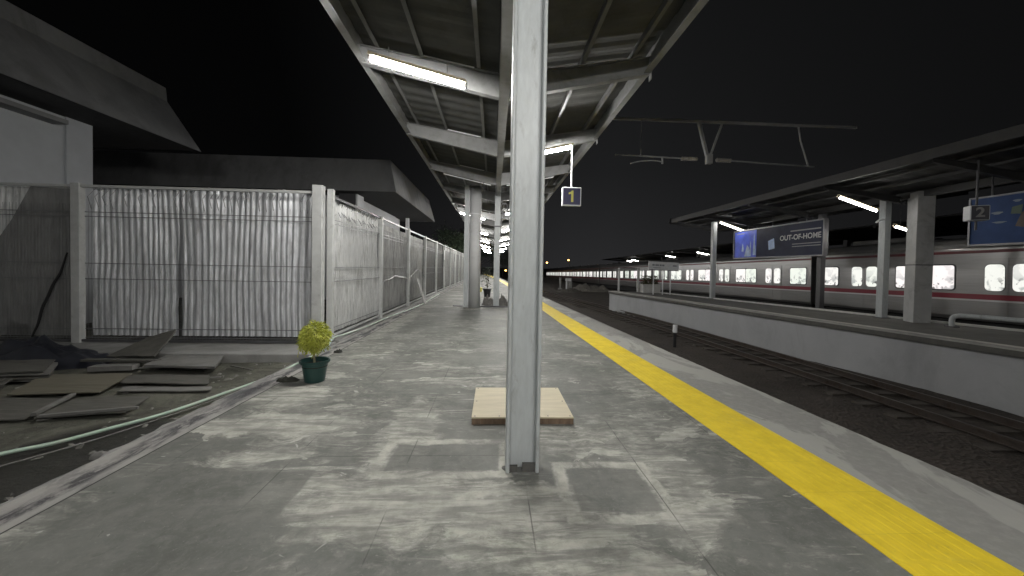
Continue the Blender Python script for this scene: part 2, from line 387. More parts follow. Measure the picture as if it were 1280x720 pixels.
# rough-edged lip of the platform
mb = MB(); n = len(YS)
YF = np.linspace(-12, 78, 900); EF = np.interp(YF, YS, ced)
vt = []
for i, y in enumerate(YF):
    x = EF[i] + .02*noise.noise(Vector((0, y*3.1, 1))) + .012*noise.noise(Vector((3, y*11, 1)))
    xi = EF[i] - .12
    mb.v += [(xi,y,0),(x-.012,y,0),(x,y,-.014),(x,y,-.22),(xi,y,-.22)]
for i in range(len(YF)-1):
    o = 5*i
    for a in range(5): mb.f.append((o+a, o+(a+1)%5, o+5+(a+1)%5, o+5+a))
# top sheet between strip and lip
struct(mb.build('platform_lip', M_edge, origin=(0,0,0)))
mb = strip(cyr-.02, ced-.118, -.01, .0); struct(mb.build('platform_edge_paving', M_edge, origin=(0,0,0)))
ty = strip(cyl, cyr, -.003, .006)
ob = struct(ty.build('tactile_strip', M_yel, origin=(0,0,0)))
mb = MB()
for k in range(8):
    t = .07 + .86*k/7
    xc = cyl + (cyr-cyl)*t
    for i in range(len(YS)-1):
        a, b = xc[i], xc[i+1]
        y0, y1 = YS[i]+.008, YS[i+1]-.008
        h = .014; z = .006; z1 = .0078
        mb.add([(a-h,y0,z),(a+h,y0,z),(b+h,y1,z),(b-h,y1,z),(a-h*.6,y0+.01,z1),(a+h*.6,y0+.01,z1),(b+h*.6,y1-.01,z1),(b-h*.6,y1-.01,z1)],
               [(4,5,6,7),(0,1,5,4),(1,2,6,5),(2,3,7,6),(3,0,4,7)])
mb.build('raised_bar', M_yel, ob)

# ------------------------------------------------------------------ grounds
def grid(x0, x1, y0, y1, nx, ny, zf):
    mb = MB()
    for j in range(ny+1):
        for i in range(nx+1):
            x = x0+(x1-x0)*i/nx; y = y0+(y1-y0)*j/ny; mb.v.append((x,y,zf(x,y)))
    for j in range(ny):
        for i in range(nx):
            a = j*(nx+1)+i; mb.f.append((a,a+1,a+nx+2,a+nx+1))
    return mb
gm = MB(); gm.add([(-900,-400,-1.35),(1500,-400,-1.35),(1500,2500,-1.35),(-900,2500,-1.35)], [(0,1,2,3)])
struct(gm.build('ground', M_bed, origin=(0,0,0)))
def zb(x, y): return -1.12 + .05*noise.noise(Vector((x*.7, y*.7, 0))) + .03*noise.noise(Vector((x*3, y*3, 4)))
struct(grid(-2.4, 26, -14, 110, 110, 260, zb).build('track_bed', M_bed, origin=(0,0,0), smooth=True))
def zd(x, y): return -.13 + .022*noise.noise(Vector((x*1.3, y*1.3, 2))) + .012*noise.noise(Vector((x*6, y*6, 5)))
struct(grid(-12, -2.93, -8, 7.1, 110, 150, zd).build('site_ground', M_dirt, origin=(0,0,0), smooth=True))
gm = MB(); gm.box((-70,7.1,-1.2),(-2.96,80,-.10)); struct(gm.build('yard_ground', M_dirt, origin=(0,0,0)))

# kerb below the front fence, kerb strip below the side fence
mb = MB(); mb.box((-12,6.25,-.3),(-3.0,7.3,.015)); struct(mb.build('kerb', concrete, bevel=.02))
mb = MB(); mb.box((-3.35,7.31,-.3),(-2.952,60,.035)); struct(mb.build('kerb', concrete, bevel=.015))

# ------------------------------------------------------------------ fences
def sheet(p0, p1, z0, z1, period, amp, crumple, seed, res=8, rows=26):
    """corrugated sheet between two ground points, bulging a little"""
    p0, p1 = Vector((*p0,0)), Vector((*p1,0)); d = p1-p0; ln = d.length; d.normalize(); nn = Vector((d.y,-d.x,0))
    nc = max(8, int(ln/period*res)); mb = MB()
    rnd = random.Random(seed); ph = rnd.random()*6
    for j in range(rows+1):
        z = z0+(z1-z0)*j/rows
        for i in range(nc+1):
            s = ln*i/nc
            sw = .28*period*noise.noise(Vector((s*.9, z*.45, seed)))*2 + .5*period*noise.noise(Vector((s*2.7, 0, seed+1)))
            a = amp*(1.05+.6*noise.noise(Vector((s*2.6, z*.9, seed+9))))*math.sin(2*math.pi*(s+sw)/period+ph)
            c = crumple*noise.noise(Vector((s*1.6, z*1.1, seed+3))) + crumple*.35*noise.noise(Vector((s*6, z*4, seed+5)))
            q = p0+d*s+nn*(a+c); mb.v.append((q.x,q.y,z + (.02*noise.noise(Vector((s*3,seed,7))) if j==rows else 0)))
    for j in range(rows):
        for i in range(nc):
            a = j*(nc+1)+i; mb.f.append((a,a+1,a+nc+2,a+nc+1))
    mb.smooth = True; return mb
HZ = [2.36,2.28,1.44,1.16,.26,.10]
def wire_panel(p0, p1, z0, z1, step, bend=0):
    p0, p1 = Vector((*p0,0)), Vector((*p1,0)); d = p1-p0; ln = d.length; d.normalize(); nn = Vector((d.y,-d.x,0))
    mb = MB(); r = .006
    for z in HZ: mb.bar(p0+Vector((0,0,z)), p1+Vector((0,0,z)), .012, .012)
    n = int(ln/step)
    for i in range(1, n):
        q = p0+d*(ln*i/n)
        zs = [z0, 2.36, 2.44]
        mb.tube([q+Vector((0,0,z0)), q+Vector((0,0,1.16)), q+nn*.02+Vector((0,0,1.3)), q+Vector((0,0,1.44)), q+Vector((0,0,2.5))], .0028, 3, False)
    if bend: wire_bend(mb, p0, p1, z1, bend)
    return mb
def wire_bend(mb, p0, p1, z1, step):
    d = p1-p0; ln = d.length; d.normalize(); nn = Vector((d.y,-d.x,0))
    n = int(ln/step); rnd = random.Random(int(ln*100)+int(abs(p0.y)*10))
    for i in range(1, n):
        if rnd.random() < .25: continue
        q = p0+d*(ln*i/n); e = step*.55
        mb.tube([q+nn*.012+Vector((0,0,2.5-.1*rnd.random())), q+nn*.10+d*e*.4+Vector((0,0,2.62)), q+d*e+Vector((0,0,z1))], .0065, 4, False)
    return mb
ZT = 2.79
# --- front fence (across the picture)
ff = thing('fence', (-7.3,7.1,.015), 'grey corrugated sheet hoarding behind wire mesh facing the camera at the left', 'fence', 'site hoardings')
MB().box((-3.32,6.96,.0),(-3.14,7.10,2.94)).build('post', pale_steel, ff, bevel=.008)
MB().box((-7.50,6.98,.0),(-7.35,7.09,2.86)).build('post', pale_steel, ff, bevel=.008)
MB().box((-11.6,6.98,.0),(-11.45,7.09,2.86)).build('post', pale_steel, ff, bevel=.008)
mb = MB(); mb.box((-7.35,7.0,ZT),(-3.32,7.06,ZT+.045)); mb.box((-11.45,7.0,ZT),(-7.5,7.06,ZT+.045)); mb.build('top_rail', pale_steel, ff)
mb = MB(); mb.box((-7.35,7.01,.03),(-3.32,7.05,.075)); mb.box((-11.45,7.01,.03),(-7.5,7.05,.075)); mb.build('bottom_rail', dark_steel, ff)  # dark steel on this rail paints in the shadow gap below the sheets
sheet((-7.30,7.17),(-5.80,7.17),.12,2.84,.105,.014,.034,1).build('cladding_sheet', galv, ff)
sheet((-5.77,7.185),(-3.30,7.16),.12,2.86,.113,.014,.036,2).build('cladding_sheet', galv, ff)
sheet((-11.4,7.18),(-7.46,7.17),.12,2.80,.105,.012,.02,3).build('cladding_sheet', galv_bright, ff)
mb = MB(); mb.prism([(-8.78,.12),(-7.47,.12),(-7.47,2.76),(-8.3,2.80),(-8.62,2.2),(-8.95,1.7),(-9.0,.12)], 'y', 7.105, 7.125)
label(mb.build('cladding_sheet', galv_dark, ff), 'dark flat sheet with a slanting edge')
wire_panel((-7.34,7.07),(-3.32,7.07),.06,ZT,.055,.12).build('wire_mesh', wire_mat, ff)
wire_panel((-11.4,7.07),(-7.5,7.07),.06,ZT,.055).build('wire_mesh', wire_mat, ff)
# black cable hanging down the dark sheet
mb = MB(); pts = [(-7.63+.02*math.sin(t*9)-.62*t,7.055-.05*t,1.62-1.66*t+.02*math.sin(t*23)) for t in [i/24 for i in range(25)]]
tag(mb.tube(pts, [.010+.012*math.sin(math.pi*i/24) for i in range(25)], 6).build('cable', black_rubber), 'black cable hanging aslant down the dark sheet of the hoarding', 'cable')
# --- side fence along the platform
sf = thing('fence', (-3.14,7.2,.035), 'long pale mesh and sheet hoarding running along the platform edge into the distance', 'fence', 'site hoardings')
ys = [7.26] + [7.1+3.3*k for k in range(1, 15)]
for k, y in enumerate(ys):
    MB().box((-3.16,y-.05,.03),(-3.05,y+.05,2.92 if k == 0 else 2.84)).build('post', pale_steel, sf, bevel=.006)
for k in range(14):
    a, b = ys[k]+.06, ys[k+1]-.06
    mb = MB(); mb.box((-3.13,a,ZT-.02),(-3.09,b,ZT+.025)); mb.build('top_rail', pale_steel if k > 0 else dark_steel, sf)
    mb = MB(); mb.box((-3.13,a,.10),(-3.09,b,.14)); mb.build('bottom_rail', pale_steel, sf)
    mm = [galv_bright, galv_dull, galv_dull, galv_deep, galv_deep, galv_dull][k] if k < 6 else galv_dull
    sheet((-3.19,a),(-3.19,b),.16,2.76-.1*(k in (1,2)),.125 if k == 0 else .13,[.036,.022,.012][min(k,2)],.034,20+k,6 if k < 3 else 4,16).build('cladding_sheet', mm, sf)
    wire_panel((-3.115,b),(-3.115,a),.14,ZT,.055 if k < 2 else .11, .09 if k == 0 else 0).build('wire_mesh', wire_mat, sf)
    if k in (1, 2): 
        mb = MB(); pts = [(-3.09,a+.05+(b-a-.1)*t,1.0+.25*math.sin(t*3.1)*(.6 if k==1 else 1.3)+.02*math.sin(t*17)) for t in [i/16 for i in range(17)]]
        mb.tube(pts, .012, 5).build('tie_wire', wire_mat, sf)
# paper notice on a far bay
mb = MB(); mb.box((-3.075,23.2,1.9),(-3.07,23.75,2.5)); mb.build('notice_sheet', white_paint, sf)

# leaning board
mb = MB(); mb.slab([(-2.66,14.75,.0),(-2.70,15.25,.0),(-3.02,15.15,1.0),(-2.99,14.65,1.0)], .03)
tag(mb.build('board', mat('pale_board', (.36,.355,.34), .8, var=.15)), 'pale narrow board leaning against the long hoarding', 'board')

# ------------------------------------------------------------------ green hose
hp = [(-4.6,2.45,-.09),(-3.95,3.12,-.07),(-3.75,3.35,-.08),(-3.57,3.62,-.075),(-3.36,3.98,-.07),(-3.2,4.6,-.07),(-3.02,5.2,-.05),(-2.88,5.6,.02),(-2.86,6.2,.03),(-2.9,6.7,.06),(-2.98,7.1,.12),(-3.0,7.6,.09),(-2.97,8.5,.06),(-2.93,9.6,.055),(-2.9,10.8,.055),(-2.8,12.6,.03),(-2.72,14.8,.03),(-2.8,17,.03),(-2.86,20,.03)]
def catmull(P, n=6):
    P = [Vector(p) for p in P]; out = []
    for i in range(len(P)-1):
        a, b, c, d = P[max(i-1,0)], P[i], P[i+1], P[min(i+2,len(P)-1)]
        for k in range(n):
            t = k/n; out.append(.5*((2*b)+(c-a)*t+(2*a-5*b+4*c-d)*t*t+(3*b-a-3*c+d)*t**3))
    out.append(P[-1]); return out
mb = MB(); mb.tube(catmull(hp), .017, 8); mb.smooth = True
tag(mb.build('garden_hose', mat('hose_plastic', (.42,.55,.45), .35, var=.12, vscale=3, dirt=(.5,.52,.45), dscale=5)), 'long pale green hose snaking from the dirt ground along the foot of the hoarding', 'hose')

# ------------------------------------------------------------------ rubbish on the dirt ground (left)
plank_grey = mat('weathered_board', (.105,.103,.092), .8, var=.25, vscale=4, stretch=(1,5,1), dirt=(.06,.06,.05), dscale=2.5)
plank_pale = mat('pale_panel', (.20,.198,.188), .75, var=.12, vscale=3, dirt=(.11,.11,.10), dscale=2.5, dlo=.45, dhi=.75)
plywood_old = mat('old_plywood', (.15,.14,.105), .8, var=.2, vscale=4, stretch=(.5,4,1), dirt=(.09,.085,.065), dscale=1.6, dlo=.5, dhi=.75)
def rough_slab(mb, quad, th, seed, n=9, amp=.014, warp=.012):
    """board with chipped, uneven edges and a slight warp, from its four top corners"""
    q = [Vector(p) for p in quad]; nrm = (q[1]-q[0]).cross(q[3]-q[0]).normalized()
    if nrm.z < 0: nrm = -nrm
    ctr = (q[0]+q[1]+q[2]+q[3])/4; loop = []
    for k in range(4):
        for i in range(n):
            p = q[k].lerp(q[(k+1)%4], i/n); t = noise.noise(Vector((p.x*7, p.y*7, seed)))+.6*noise.noise(Vector((p.x*23, p.y*23, seed)))
            p = p + (ctr-p).normalized()*amp*(t+.25)*(2.2 if i == 0 else 1)
            loop.append(p + nrm*warp*noise.noise(Vector((p.x*1.7, p.y*1.7, seed+2))))
    m_ = len(loop); vs = loop + [p-nrm*th for p in loop] + [ctr+nrm*warp*noise.noise(Vector((ctr.x*1.7,ctr.y*1.7,seed+2))), ctr-nrm*th]
    fs = [(i,(i+1)%m_,2*m_) for i in range(m_)] + [(m_+(i+1)%m_,m_+i,2*m_+1) for i in range(m_)] + [(i,m_+i,m_+(i+1)%m_,(i+1)%m_) for i in range(m_)]
    return mb.add(vs, fs)
def board(q, z, th, m, name, lab, cat, tilt=0., parent=None):
    mb = MB(); rough_slab(mb, [(x,y,z+tilt*i) for i,(x,y) in zip((0,0,1,1), q)], th, q[0][0]*3.1); o = mb.build(name, m, parent)
    return tag(o, lab, cat) if parent is None else o
G = 'boards and panels strewn over the dirt ground'
st = thing('tile_stack', (-6.4,5.4,-.12), 'untidy stack of thin grey panels at the left edge by the hoarding', 'panel stack', G)
for k in range(4):
    dx, dy = random.uniform(-.08,.08), random.uniform(-.06,.06); z = -.08+.033*k
    mb = MB(); rough_slab(mb, [(-7.4+dx,5.85+dy,z),(-6.38+dx,5.8+dy,z),(-5.78+dx-.02*k,5.18+dy,z),(-7.0+dx,4.98+dy,z)], .014, k*3.3+41); mb.build('panel', plank_grey if k%2 else plank_pale, st)
st = thing('tile_stack', (-6.3,4.6,-.12), 'low stack of thin panels nearest the camera at the left edge', 'panel stack', G)
for k in range(4):
    dx, dy = random.uniform(-.06,.06), random.uniform(-.04,.04); z = -.09+.033*k
    mb = MB(); rough_slab(mb, [(-6.9+dx,5.0+dy,z),(-6.02+dx,4.95+dy,z),(-5.72+dx,4.52+dy,z),(-6.8+dx,4.35+dy,z)], .014, k*3.3+42); mb.build('panel', plank_grey, st)
tag(board([(-6.05,5.3),(-4.95,5.38),(-4.62,4.6),(-5.55,4.5)], -.06, .012, plywood_old, 'plywood_sheet', 'worn brown plywood sheet lying on the dirt between two panel stacks', 'plywood'), group=G)
tag(board([(-5.15,6.12),(-4.28,6.15),(-3.86,5.36),(-4.88,5.42)], .01, .03, plank_pale, 'thick_board', 'thick pale rectangular panel lying in front of the kerb', 'panel', .03), group=G)
tag(board([(-4.95,5.3),(-3.9,5.33),(-3.62,4.92),(-4.72,4.94)], -.06, .012, plank_grey, 'loose_board', 'grey panel lying just in front of the thick pale panel', 'panel'), group=G)
tag(board([(-4.62,4.86),(-3.55,4.90),(-3.48,4.76),(-4.5,4.70)], -.085, .012, plank_pale, 'batten', 'pale straight batten beside the grey panel near the hose', 'batten'), group=G)
tag(board([(-4.78,4.5),(-4.0,4.55),(-3.82,4.06),(-4.55,3.9)], -.085, .012, plank_grey, 'loose_board', 'flat dark panel crossed by pale edge lines beside the hose', 'panel'), group=G)
tag(board([(-5.7,4.5),(-4.82,4.48),(-4.62,3.9),(-5.5,3.8)], -.09, .012, plank_grey, 'loose_board', 'large dark sheet lying flat at the left in front of the stacks', 'panel'), group=G)
tag(MB().bar((-4.83,4.52,-.06),(-4.58,3.93,-.06),.04,.03).build('batten', plank_pale), 'short pale stick lying between two dark sheets', 'batten', G)
tag(MB().bar((-4.5,3.9,-.065),(-3.75,4.12,-.06),.03,.025).build('batten', plank_pale), 'thin pale stick along the front of the dark panel by the hose', 'batten', G)
mb = MB(); rough_slab(mb, [(-5.95,6.0,.02),(-5.15,5.9,.05),(-5.05,6.2,.42),(-5.45,6.2,.30)], .03, 43)
tag(mb.build('leaning_slab', plank_grey), 'dark tilted slab propped up against the kerb under the hoarding', 'slab', G)
mb = MB(); mb.bar((-6.1,5.85,-.0),(-4.95,5.75,.02),.10,.03); tag(mb.build('plank', plank_grey), 'narrow dark plank lying under the tilted slab', 'plank', G)
mb = MB(); mb.bar((-5.75,5.62,-.06),(-5.2,5.68,-.05),.14,.07); tag(mb.build('timber_block', plank_pale), 'short pale block in front of the narrow plank', 'block', G)
mb = MB(); rough_slab(mb, [(-8.1,6.0,-.05),(-7.5,5.95,.0),(-7.75,6.2,.62),(-8.05,6.2,.7)], .03, 44); tag(mb.build('leaning_slab', plank_pale), 'pale broken slab leaning at the far left edge of the picture', 'slab', G)
for k, (x, y, a_, ln, lab) in enumerate([(-5.35,5.72,.1,.9,'thin pale lath crossing behind the brown plywood sheet'),(-3.75,5.75,-.5,.55,'short splintered lath right of the thick pale board'),(-4.05,5.15,.35,.7,'thin lath poking out from under the grey board toward the hose'),(-6.3,4.45,-.15,1.1,'long lath along the front of the low panel stack')]):
    tag(MB().bar((x-ln/2*math.cos(a_),y-ln/2*math.sin(a_),-.085),(x+ln/2*math.cos(a_),y+ln/2*math.sin(a_),-.075),.035,.015).build('lath', plank_pale if k % 2 == 0 else plank_grey), lab, 'lath', G)
# heap of dark sheeting
def heap(name, cx, cy, rx, ry, h, z, m, lab, cat, seed, group=None, nn=26):
    mb = MB()
    for j in range(nn+1):
        for i in range(nn+1):
            u, v = 2*i/nn-1, 2*j/nn-1; rr = math.hypot(u,v)
            k = max(0, 1-rr*rr)**.7
            hh = h*k*(.6+1.1*abs(noise.noise(Vector((u*2.3,v*2.3,seed))))+.5*noise.noise(Vector((u*5,v*5,seed))))
            s = 1+.25*noise.noise(Vector((u*1.5,v*1.5,seed+4)))
            mb.v.append((cx+u*rx*s, cy+v*ry*s, z+hh - (.03 if rr >= 1 else 0)))
    for j in range(nn):
        for i in range(nn):
            a = j*(nn+1)+i; mb.f.append((a,a+1,a+nn+2,a+nn+1))
    return tag(mb.build(name, m, smooth=True), lab, cat, group)
tarp = mat('dark_tarpaulin', (.022,.024,.032), .45, var=.3, vscale=5)
heap('tarpaulin', -7.1, 6.1, 1.15, .45, .34, -.12, tarp, 'crumpled dark blue tarpaulin heaped on the kerb at the left', 'tarpaulin', 3)
heap('rubble', -3.22, 3.21, .09, .05, .05, -.125, plank_pale, 'small pale broken lump lying on the dark wet dirt', 'rubble', 5, nn=10)
heap('work_glove', -2.60, 4.86, .14, .07, .06, .0, mat('dark_cloth', (.05,.052,.042), .9, var=.3), 'flat dark rag lying left of the green plant pot', 'rag', 8, nn=14)
heap('rubble', -2.62, 6.45, .08, .06, .05, .0, mat('dark_lump', (.03,.03,.028), .9), 'small black lump on the platform beside the hose behind the pot', 'rubble', 9, nn=10)
# grit and crumbs
mb = MB(); rnd = random.Random(4)
for k in range(170):
    x = rnd.uniform(-6.5,-2.98); y = rnd.uniform(1.2,6.1); s = rnd.uniform(.004,.014)*(1.6 if rnd.random()<.1 else 1)
    z = zd(x,y); mb.add([(x-s,y-s*.7,z-.002),(x+s*.8,y-s,z-.002),(x+s,y+s*.6,z-.002),(x-s*.6,y+s,z-.002),(x,y,z+s*rnd.uniform(.5,1))], [(0,1,4),(1,2,4),(2,3,4),(3,0,4)])
tag(mb.build('grit', plank_grey, origin=(0,0,0)), 'loose crumbs of rubble scattered over the dirt ground', 'grit', kind='stuff')

mb = MB(); rnd = random.Random(14)
for k in range(260):
    t_ = rnd.random(); 
    if rnd.random() < .45: x, y = -3.0-abs(rnd.gauss(0,.10)), rnd.uniform(1.2,6.1)
    else: x, y = rnd.uniform(-6.2,-3.0), rnd.uniform(2.2,6.15)
    sz = rnd.uniform(.010,.026)*(2. if rnd.random() < .07 else 1); z = zd(x,y); a_ = rnd.uniform(0,6.3); el = rnd.uniform(1,2.6)
    ca, sa = math.cos(a_), math.sin(a_); pts = []
    for (u, v, h) in ((-1,-.7,0),(1,-.8,0),(1.1,.6,0),(-.8,.9,0),(-.6,-.4,.8),(.7,-.5,.6),(.6,.4,.9),(-.5,.5,.7)):
        u += rnd.uniform(-.25,.25); v += rnd.uniform(-.25,.25); pts.append((x+sz*(u*el*ca-v*sa), y+sz*(u*el*sa+v*ca), z-.004+sz*h))
    mb.add(pts, [(0,3,2,1),(4,5,6,7),(0,1,5,4),(1,2,6,5),(2,3,7,6),(3,0,4,7)])
tag(mb.build('rubble_scatter', mat('broken_concrete', (.19,.187,.172), .9, var=.4, vscale=3), origin=(0,0,0)), 'broken concrete chips and splinters scattered along the platform kerb and dirt', 'rubble', kind='stuff')
# broken concrete lip where the platform meets the dirt
mb = MB(); YG = np.linspace(-8, 7.1, 260)
for y in YG:
    j = .035*noise.noise(Vector((1,y*2.3,3)))+.03*noise.noise(Vector((4,y*8,3)))
    mb.v += [(-2.951,y,.002),(-3.0+j,y,-.012+.01*noise.noise(Vector((2,y*5,1)))),(-3.045+j*1.7,y,-.07),(-3.09+j*2,y,-.17),(-2.951,y,-.17)]
for i in range(len(YG)-1):
    for a in range(5): mb.f.append((5*i+a,5*i+(a+1)%5,5*i+5+(a+1)%5,5*i+5+a))
struct(mb.build('platform_lip', concrete, origin=(0,0,0)))
# thin wire on the dirt
tag(MB().tube(catmull([(-4.05,2.3,-.105),(-3.85,2.85,-.10),(-3.55,3.4,-.10),(-3.35,3.95,-.10),(-3.12,4.7,-.09)]), .006, 5).build('thin_wire', plank_pale), 'thin pale wire lying on the wet dirt below the hose', 'wire')

# ------------------------------------------------------------------ potted plant
px, py = -2.27, 4.87
pp = thing('potted_plant', (px,py,0), 'bushy yellow green topiary plant in a round green plastic pot', 'potted plant')
def lathe(prof, cx, cy, n=32, mb=None):
    mb = mb or MB(); o = len(mb.v)
    for r, z in prof:
        for k in range(n): t = 2*math.pi*k/n; mb.v.append((cx+r*math.cos(t), cy+r*math.sin(t), z))
    for i in range(len(prof)-1):
        for k in range(n): mb.f.append((o+i*n+k, o+i*n+(k+1)%n, o+(i+1)*n+(k+1)%n, o+(i+1)*n+k))
    mb.f.append(tuple(o+k for k in range(n))); mb.f.append(tuple(o+(len(prof)-1)*n+k for k in range(n)))
    return mb
lathe([(.118,.0),(.152,.23),(.158,.235),(.178,.24),(.182,.272),(.174,.275),(.160,.268),(.15,.20)], px, py).build('pot', mat('green_plastic', (.02,.062,.056), .35, var=.08), pp, smooth=False)
lathe([(.148,.19),(.148,.215),(.02,.235)], px, py).build('soil', mat('potting_soil', (.03,.025,.02), .95, var=.3, vscale=30), pp)
mb = MB()
mb.tube(catmull([(px,py,.2),(px-.012,py,.32),(px+.004,py+.01,.42),(px,py,.52)],4), .014, 6)
for k in range(7):
    a = k*.9; mb.tube([(px,py,.36+.02*k),(px+.09*math.cos(a),py+.09*math.sin(a),.5+.015*k)], [.006,.003], 5)
mb.build('stem', mat('stem_bark', (.30,.27,.17), .8, var=.2), pp, smooth=True)
leafm = mat('yellow_green_leaf', (.44,.47,.065), .55, var=.32, vscale=14)
leafm.node_tree.nodes['Principled BSDF'].inputs['Subsurface Weight'].default_value = 0
mb = MB(); rnd = random.Random(11)
for k in range(4200):
    while True:
        u, v, wv_ = rnd.uniform(-1,1), rnd.uniform(-1,1), rnd.uniform(-1,1)
        rr = math.sqrt(u*u+v*v+wv_*wv_)
        if rr <= 1 and rr > .35: break
    lump = 1+.22*noise.noise(Vector((u*2.2,v*2.2,wv_*2.2)))
    x = px+.175*u*lump; y = py+.175*v*lump; z = .565+.19*wv_*lump
    if wv_ < -.6 and rnd.random() < .3: continue
    out = Vector((u,v,.35*wv_)).normalized()
    d = (out*.6+Vector((rnd.uniform(-.5,.5),rnd.uniform(-.5,.5),-.75+.7*max(0,wv_)))).normalized(); ln = rnd.uniform(.026,.055)
    sd = d.cross(Vector((rnd.uniform(-1,1),rnd.uniform(-1,1),rnd.uniform(-1,1)))).normalized()*rnd.uniform(.004,.0075)
    p = Vector((x,y,z)); mb.add([p-sd*.3,p+d*ln*.5-sd,p+d*ln,p+d*ln*.5+sd], [(0,1,2,3)])
for k in range(46):                                # trailing strands on the left and below
    a = rnd.uniform(0,6.28); r0 = rnd.uniform(.08,.17); top = .50+rnd.uniform(-.03,.05); n_ = rnd.randint(5,10)
    x0, y0 = px+r0*math.cos(a)-.02, py+r0*math.sin(a)
    for q in range(n_):
        p = Vector((x0+.012*math.cos(a)*q*.5, y0, top-.017*q)); d = Vector((rnd.uniform(-.8,.8),rnd.uniform(-.8,.8),-.7)).normalized(); sd = d.cross(Vector((0,1,.3))).normalized()*.005
        mb.add([p-sd*.3,p+d*.018-sd,p+d*.036,p+d*.018+sd], [(0,1,2,3)])
mb.build('foliage', leafm, pp)

# ------------------------------------------------------------------ near H column
CX = .235
def h_column(name, x, y, w_, dpt, top, lab, grp, wt=.028, bev=.009):
    t = thing(name, (x,y,0), lab, 'column', grp)
    MB().box((x-w_/2,y-dpt/2,0),(x-w_/2+wt,y+dpt/2,top)).build('flange', grey_steel, t, bevel=bev)
    MB().box((x+w_/2-wt,y-dpt/2,0),(x+w_/2,y+dpt/2,top)).build('flange', grey_steel, t, bevel=bev)
    MB().box((x-w_/2+wt,y-.006,0),(x+w_/2-wt,y+.006,top)).build('web', grey_steel, t)
    return t
hc = h_column('steel_column', CX, 2.76, .245, .18, 4.24, 'near grey H section steel column rising in the middle of the platform', 'steel canopy columns')
heap('cement_spill', CX, 2.74, .155, .085, .008, .0, mat('stained_cement', (.16,.162,.152), .9, var=.35, vscale=12), 'thin ring of dark stained cement round the foot of the near column', 'cement', 21, nn=20)
mb = MB(); mb.box((CX-.10,2.685,.0),(CX-.035,2.715,.045)); mb.box((CX+.0,2.69,.0),(CX+.1,2.72,.06)); mb.build('base_shim', mat('rusty_shim', (.10,.098,.092), .9, var=.3), hc)

# wooden cover on the floor behind the column
wc = thing('wooden_cover', (.31,3.98,0), 'square pale plywood cover on a timber frame lying behind the near column', 'wooden cover')
ply = mat('new_plywood', (.58,.52,.37), .65, var=.12, vscale=3, stretch=(.6,5,1), dirt=(.48,.43,.31), dscale=2, dlo=.5, dhi=.8)
timb = mat('frame_timber', (.20,.14,.095), .75, var=.3, vscale=6, stretch=(4,1,1))
x0, x1, y0, y1 = -.185, .795, 3.52, 4.40
MB().box((x0,y0,.055),(x1,y1,.07)).build('top_board', ply, wc, bevel=.002)
MB().box((x0+.085,y0+.005,.0),(x1-.085,y0+.045,.0545)).build('frame_bar', timb, wc)
MB().box((x0+.002,y0+.002,.0),(x0+.083,y1-.002,.0545)).build('frame_bar', timb, wc)
MB().box((x1-.083,y0+.002,.0),(x1-.002,y1-.002,.0545)).build('frame_bar', timb, wc)
MB().box((x0+.085,y1-.045,.0),(x1-.085,y1-.005,.0545)).build('frame_bar', timb, wc)
for (ax, ay) in [(x0+.03,y0+.03),(x1-.03,y0+.03),(x0+.03,y1-.03),(x1-.03,y1-.03),(x0+.03,3.95),(x1-.03,3.95),(.08,y0+.03),(.55,y0+.03)]:
    MB().tube([(ax,ay,.0695),(ax,ay,.0715)], .008, 10).build('nail_head', dark_steel, wc)

# ------------------------------------------------------------------ columns further on
t = thing('round_column', (-.70,13.85,0), 'thick round concrete column with a steel post against its left side', 'column', 'canopy columns further along')
mb = MB(); mb.tube([(-.70,13.85,0),(-.70,13.85,4.45)], .215, 40); mb.build('shaft', mat('smooth_concrete', (.60,.605,.605), .5, var=.08, vscale=1.5, dirt=(.40,.40,.40), dscale=1.2, dlo=.56, dhi=.7), t, smooth=False)
for p in kids(t)[0].data.polygons: p.use_smooth = len(p.vertices) == 4
MB().box((-1.10,13.78,0),(-.94,13.94,4.5)).build('side_post', grey_steel, t, bevel=.004)
MB().tube([(-.925,13.72,.0),(-.925,13.72,4.3)], .018, 8).build('conduit_and_lit_edge', white_paint, t)
mb = MB(); mb.tube([(-.70,13.85,3.42),(-.70,13.85,3.46)], .22, 40); mb.build('band', white_paint, t)
for k, yk in enumerate([14.2, 25.5, 36.8, 48.1, 59.4]):
    names = ['slim steel column beside the thick round column', 'slim column just beyond the distant potted plant', 'small far column under the canopy behind the rubble piles', 'fourth slim column far down the platform', 'farthest slim column at the end of the platform']
    tt = thing('steel_column', (.12,yk,0), names[k], 'column', 'steel canopy columns')
    MB().box((.01,yk-.1,0),(.23,yk+.1,4.24 if k else 7.0)).build('shaft', grey_steel, tt, bevel=.006)
    MB().box((.0,yk-.108,3.02),(.24,yk+.108,3.07)).build('band', dark_steel, tt)
# coil of cable hung on the slim column
mb = MB(); pts = [(.36+.13*math.sin(a)+.01*math.sin(a*3.3), 14.05+.03*math.sin(a*.7), 3.72+.2*math.cos(a)) for a in [i*.3 for i in range(64)]]
pts = [(.24,14.08,2.9),(.27,14.06,3.2),(.30,14.05,3.5)] + pts + [(.24,14.1,3.95)]
tag(mb.tube(pts, .014, 5).build('cable_coil', mat('grey_cable', (.30,.30,.30), .6)), 'loose coil of cable hung high on the slim column', 'cable')

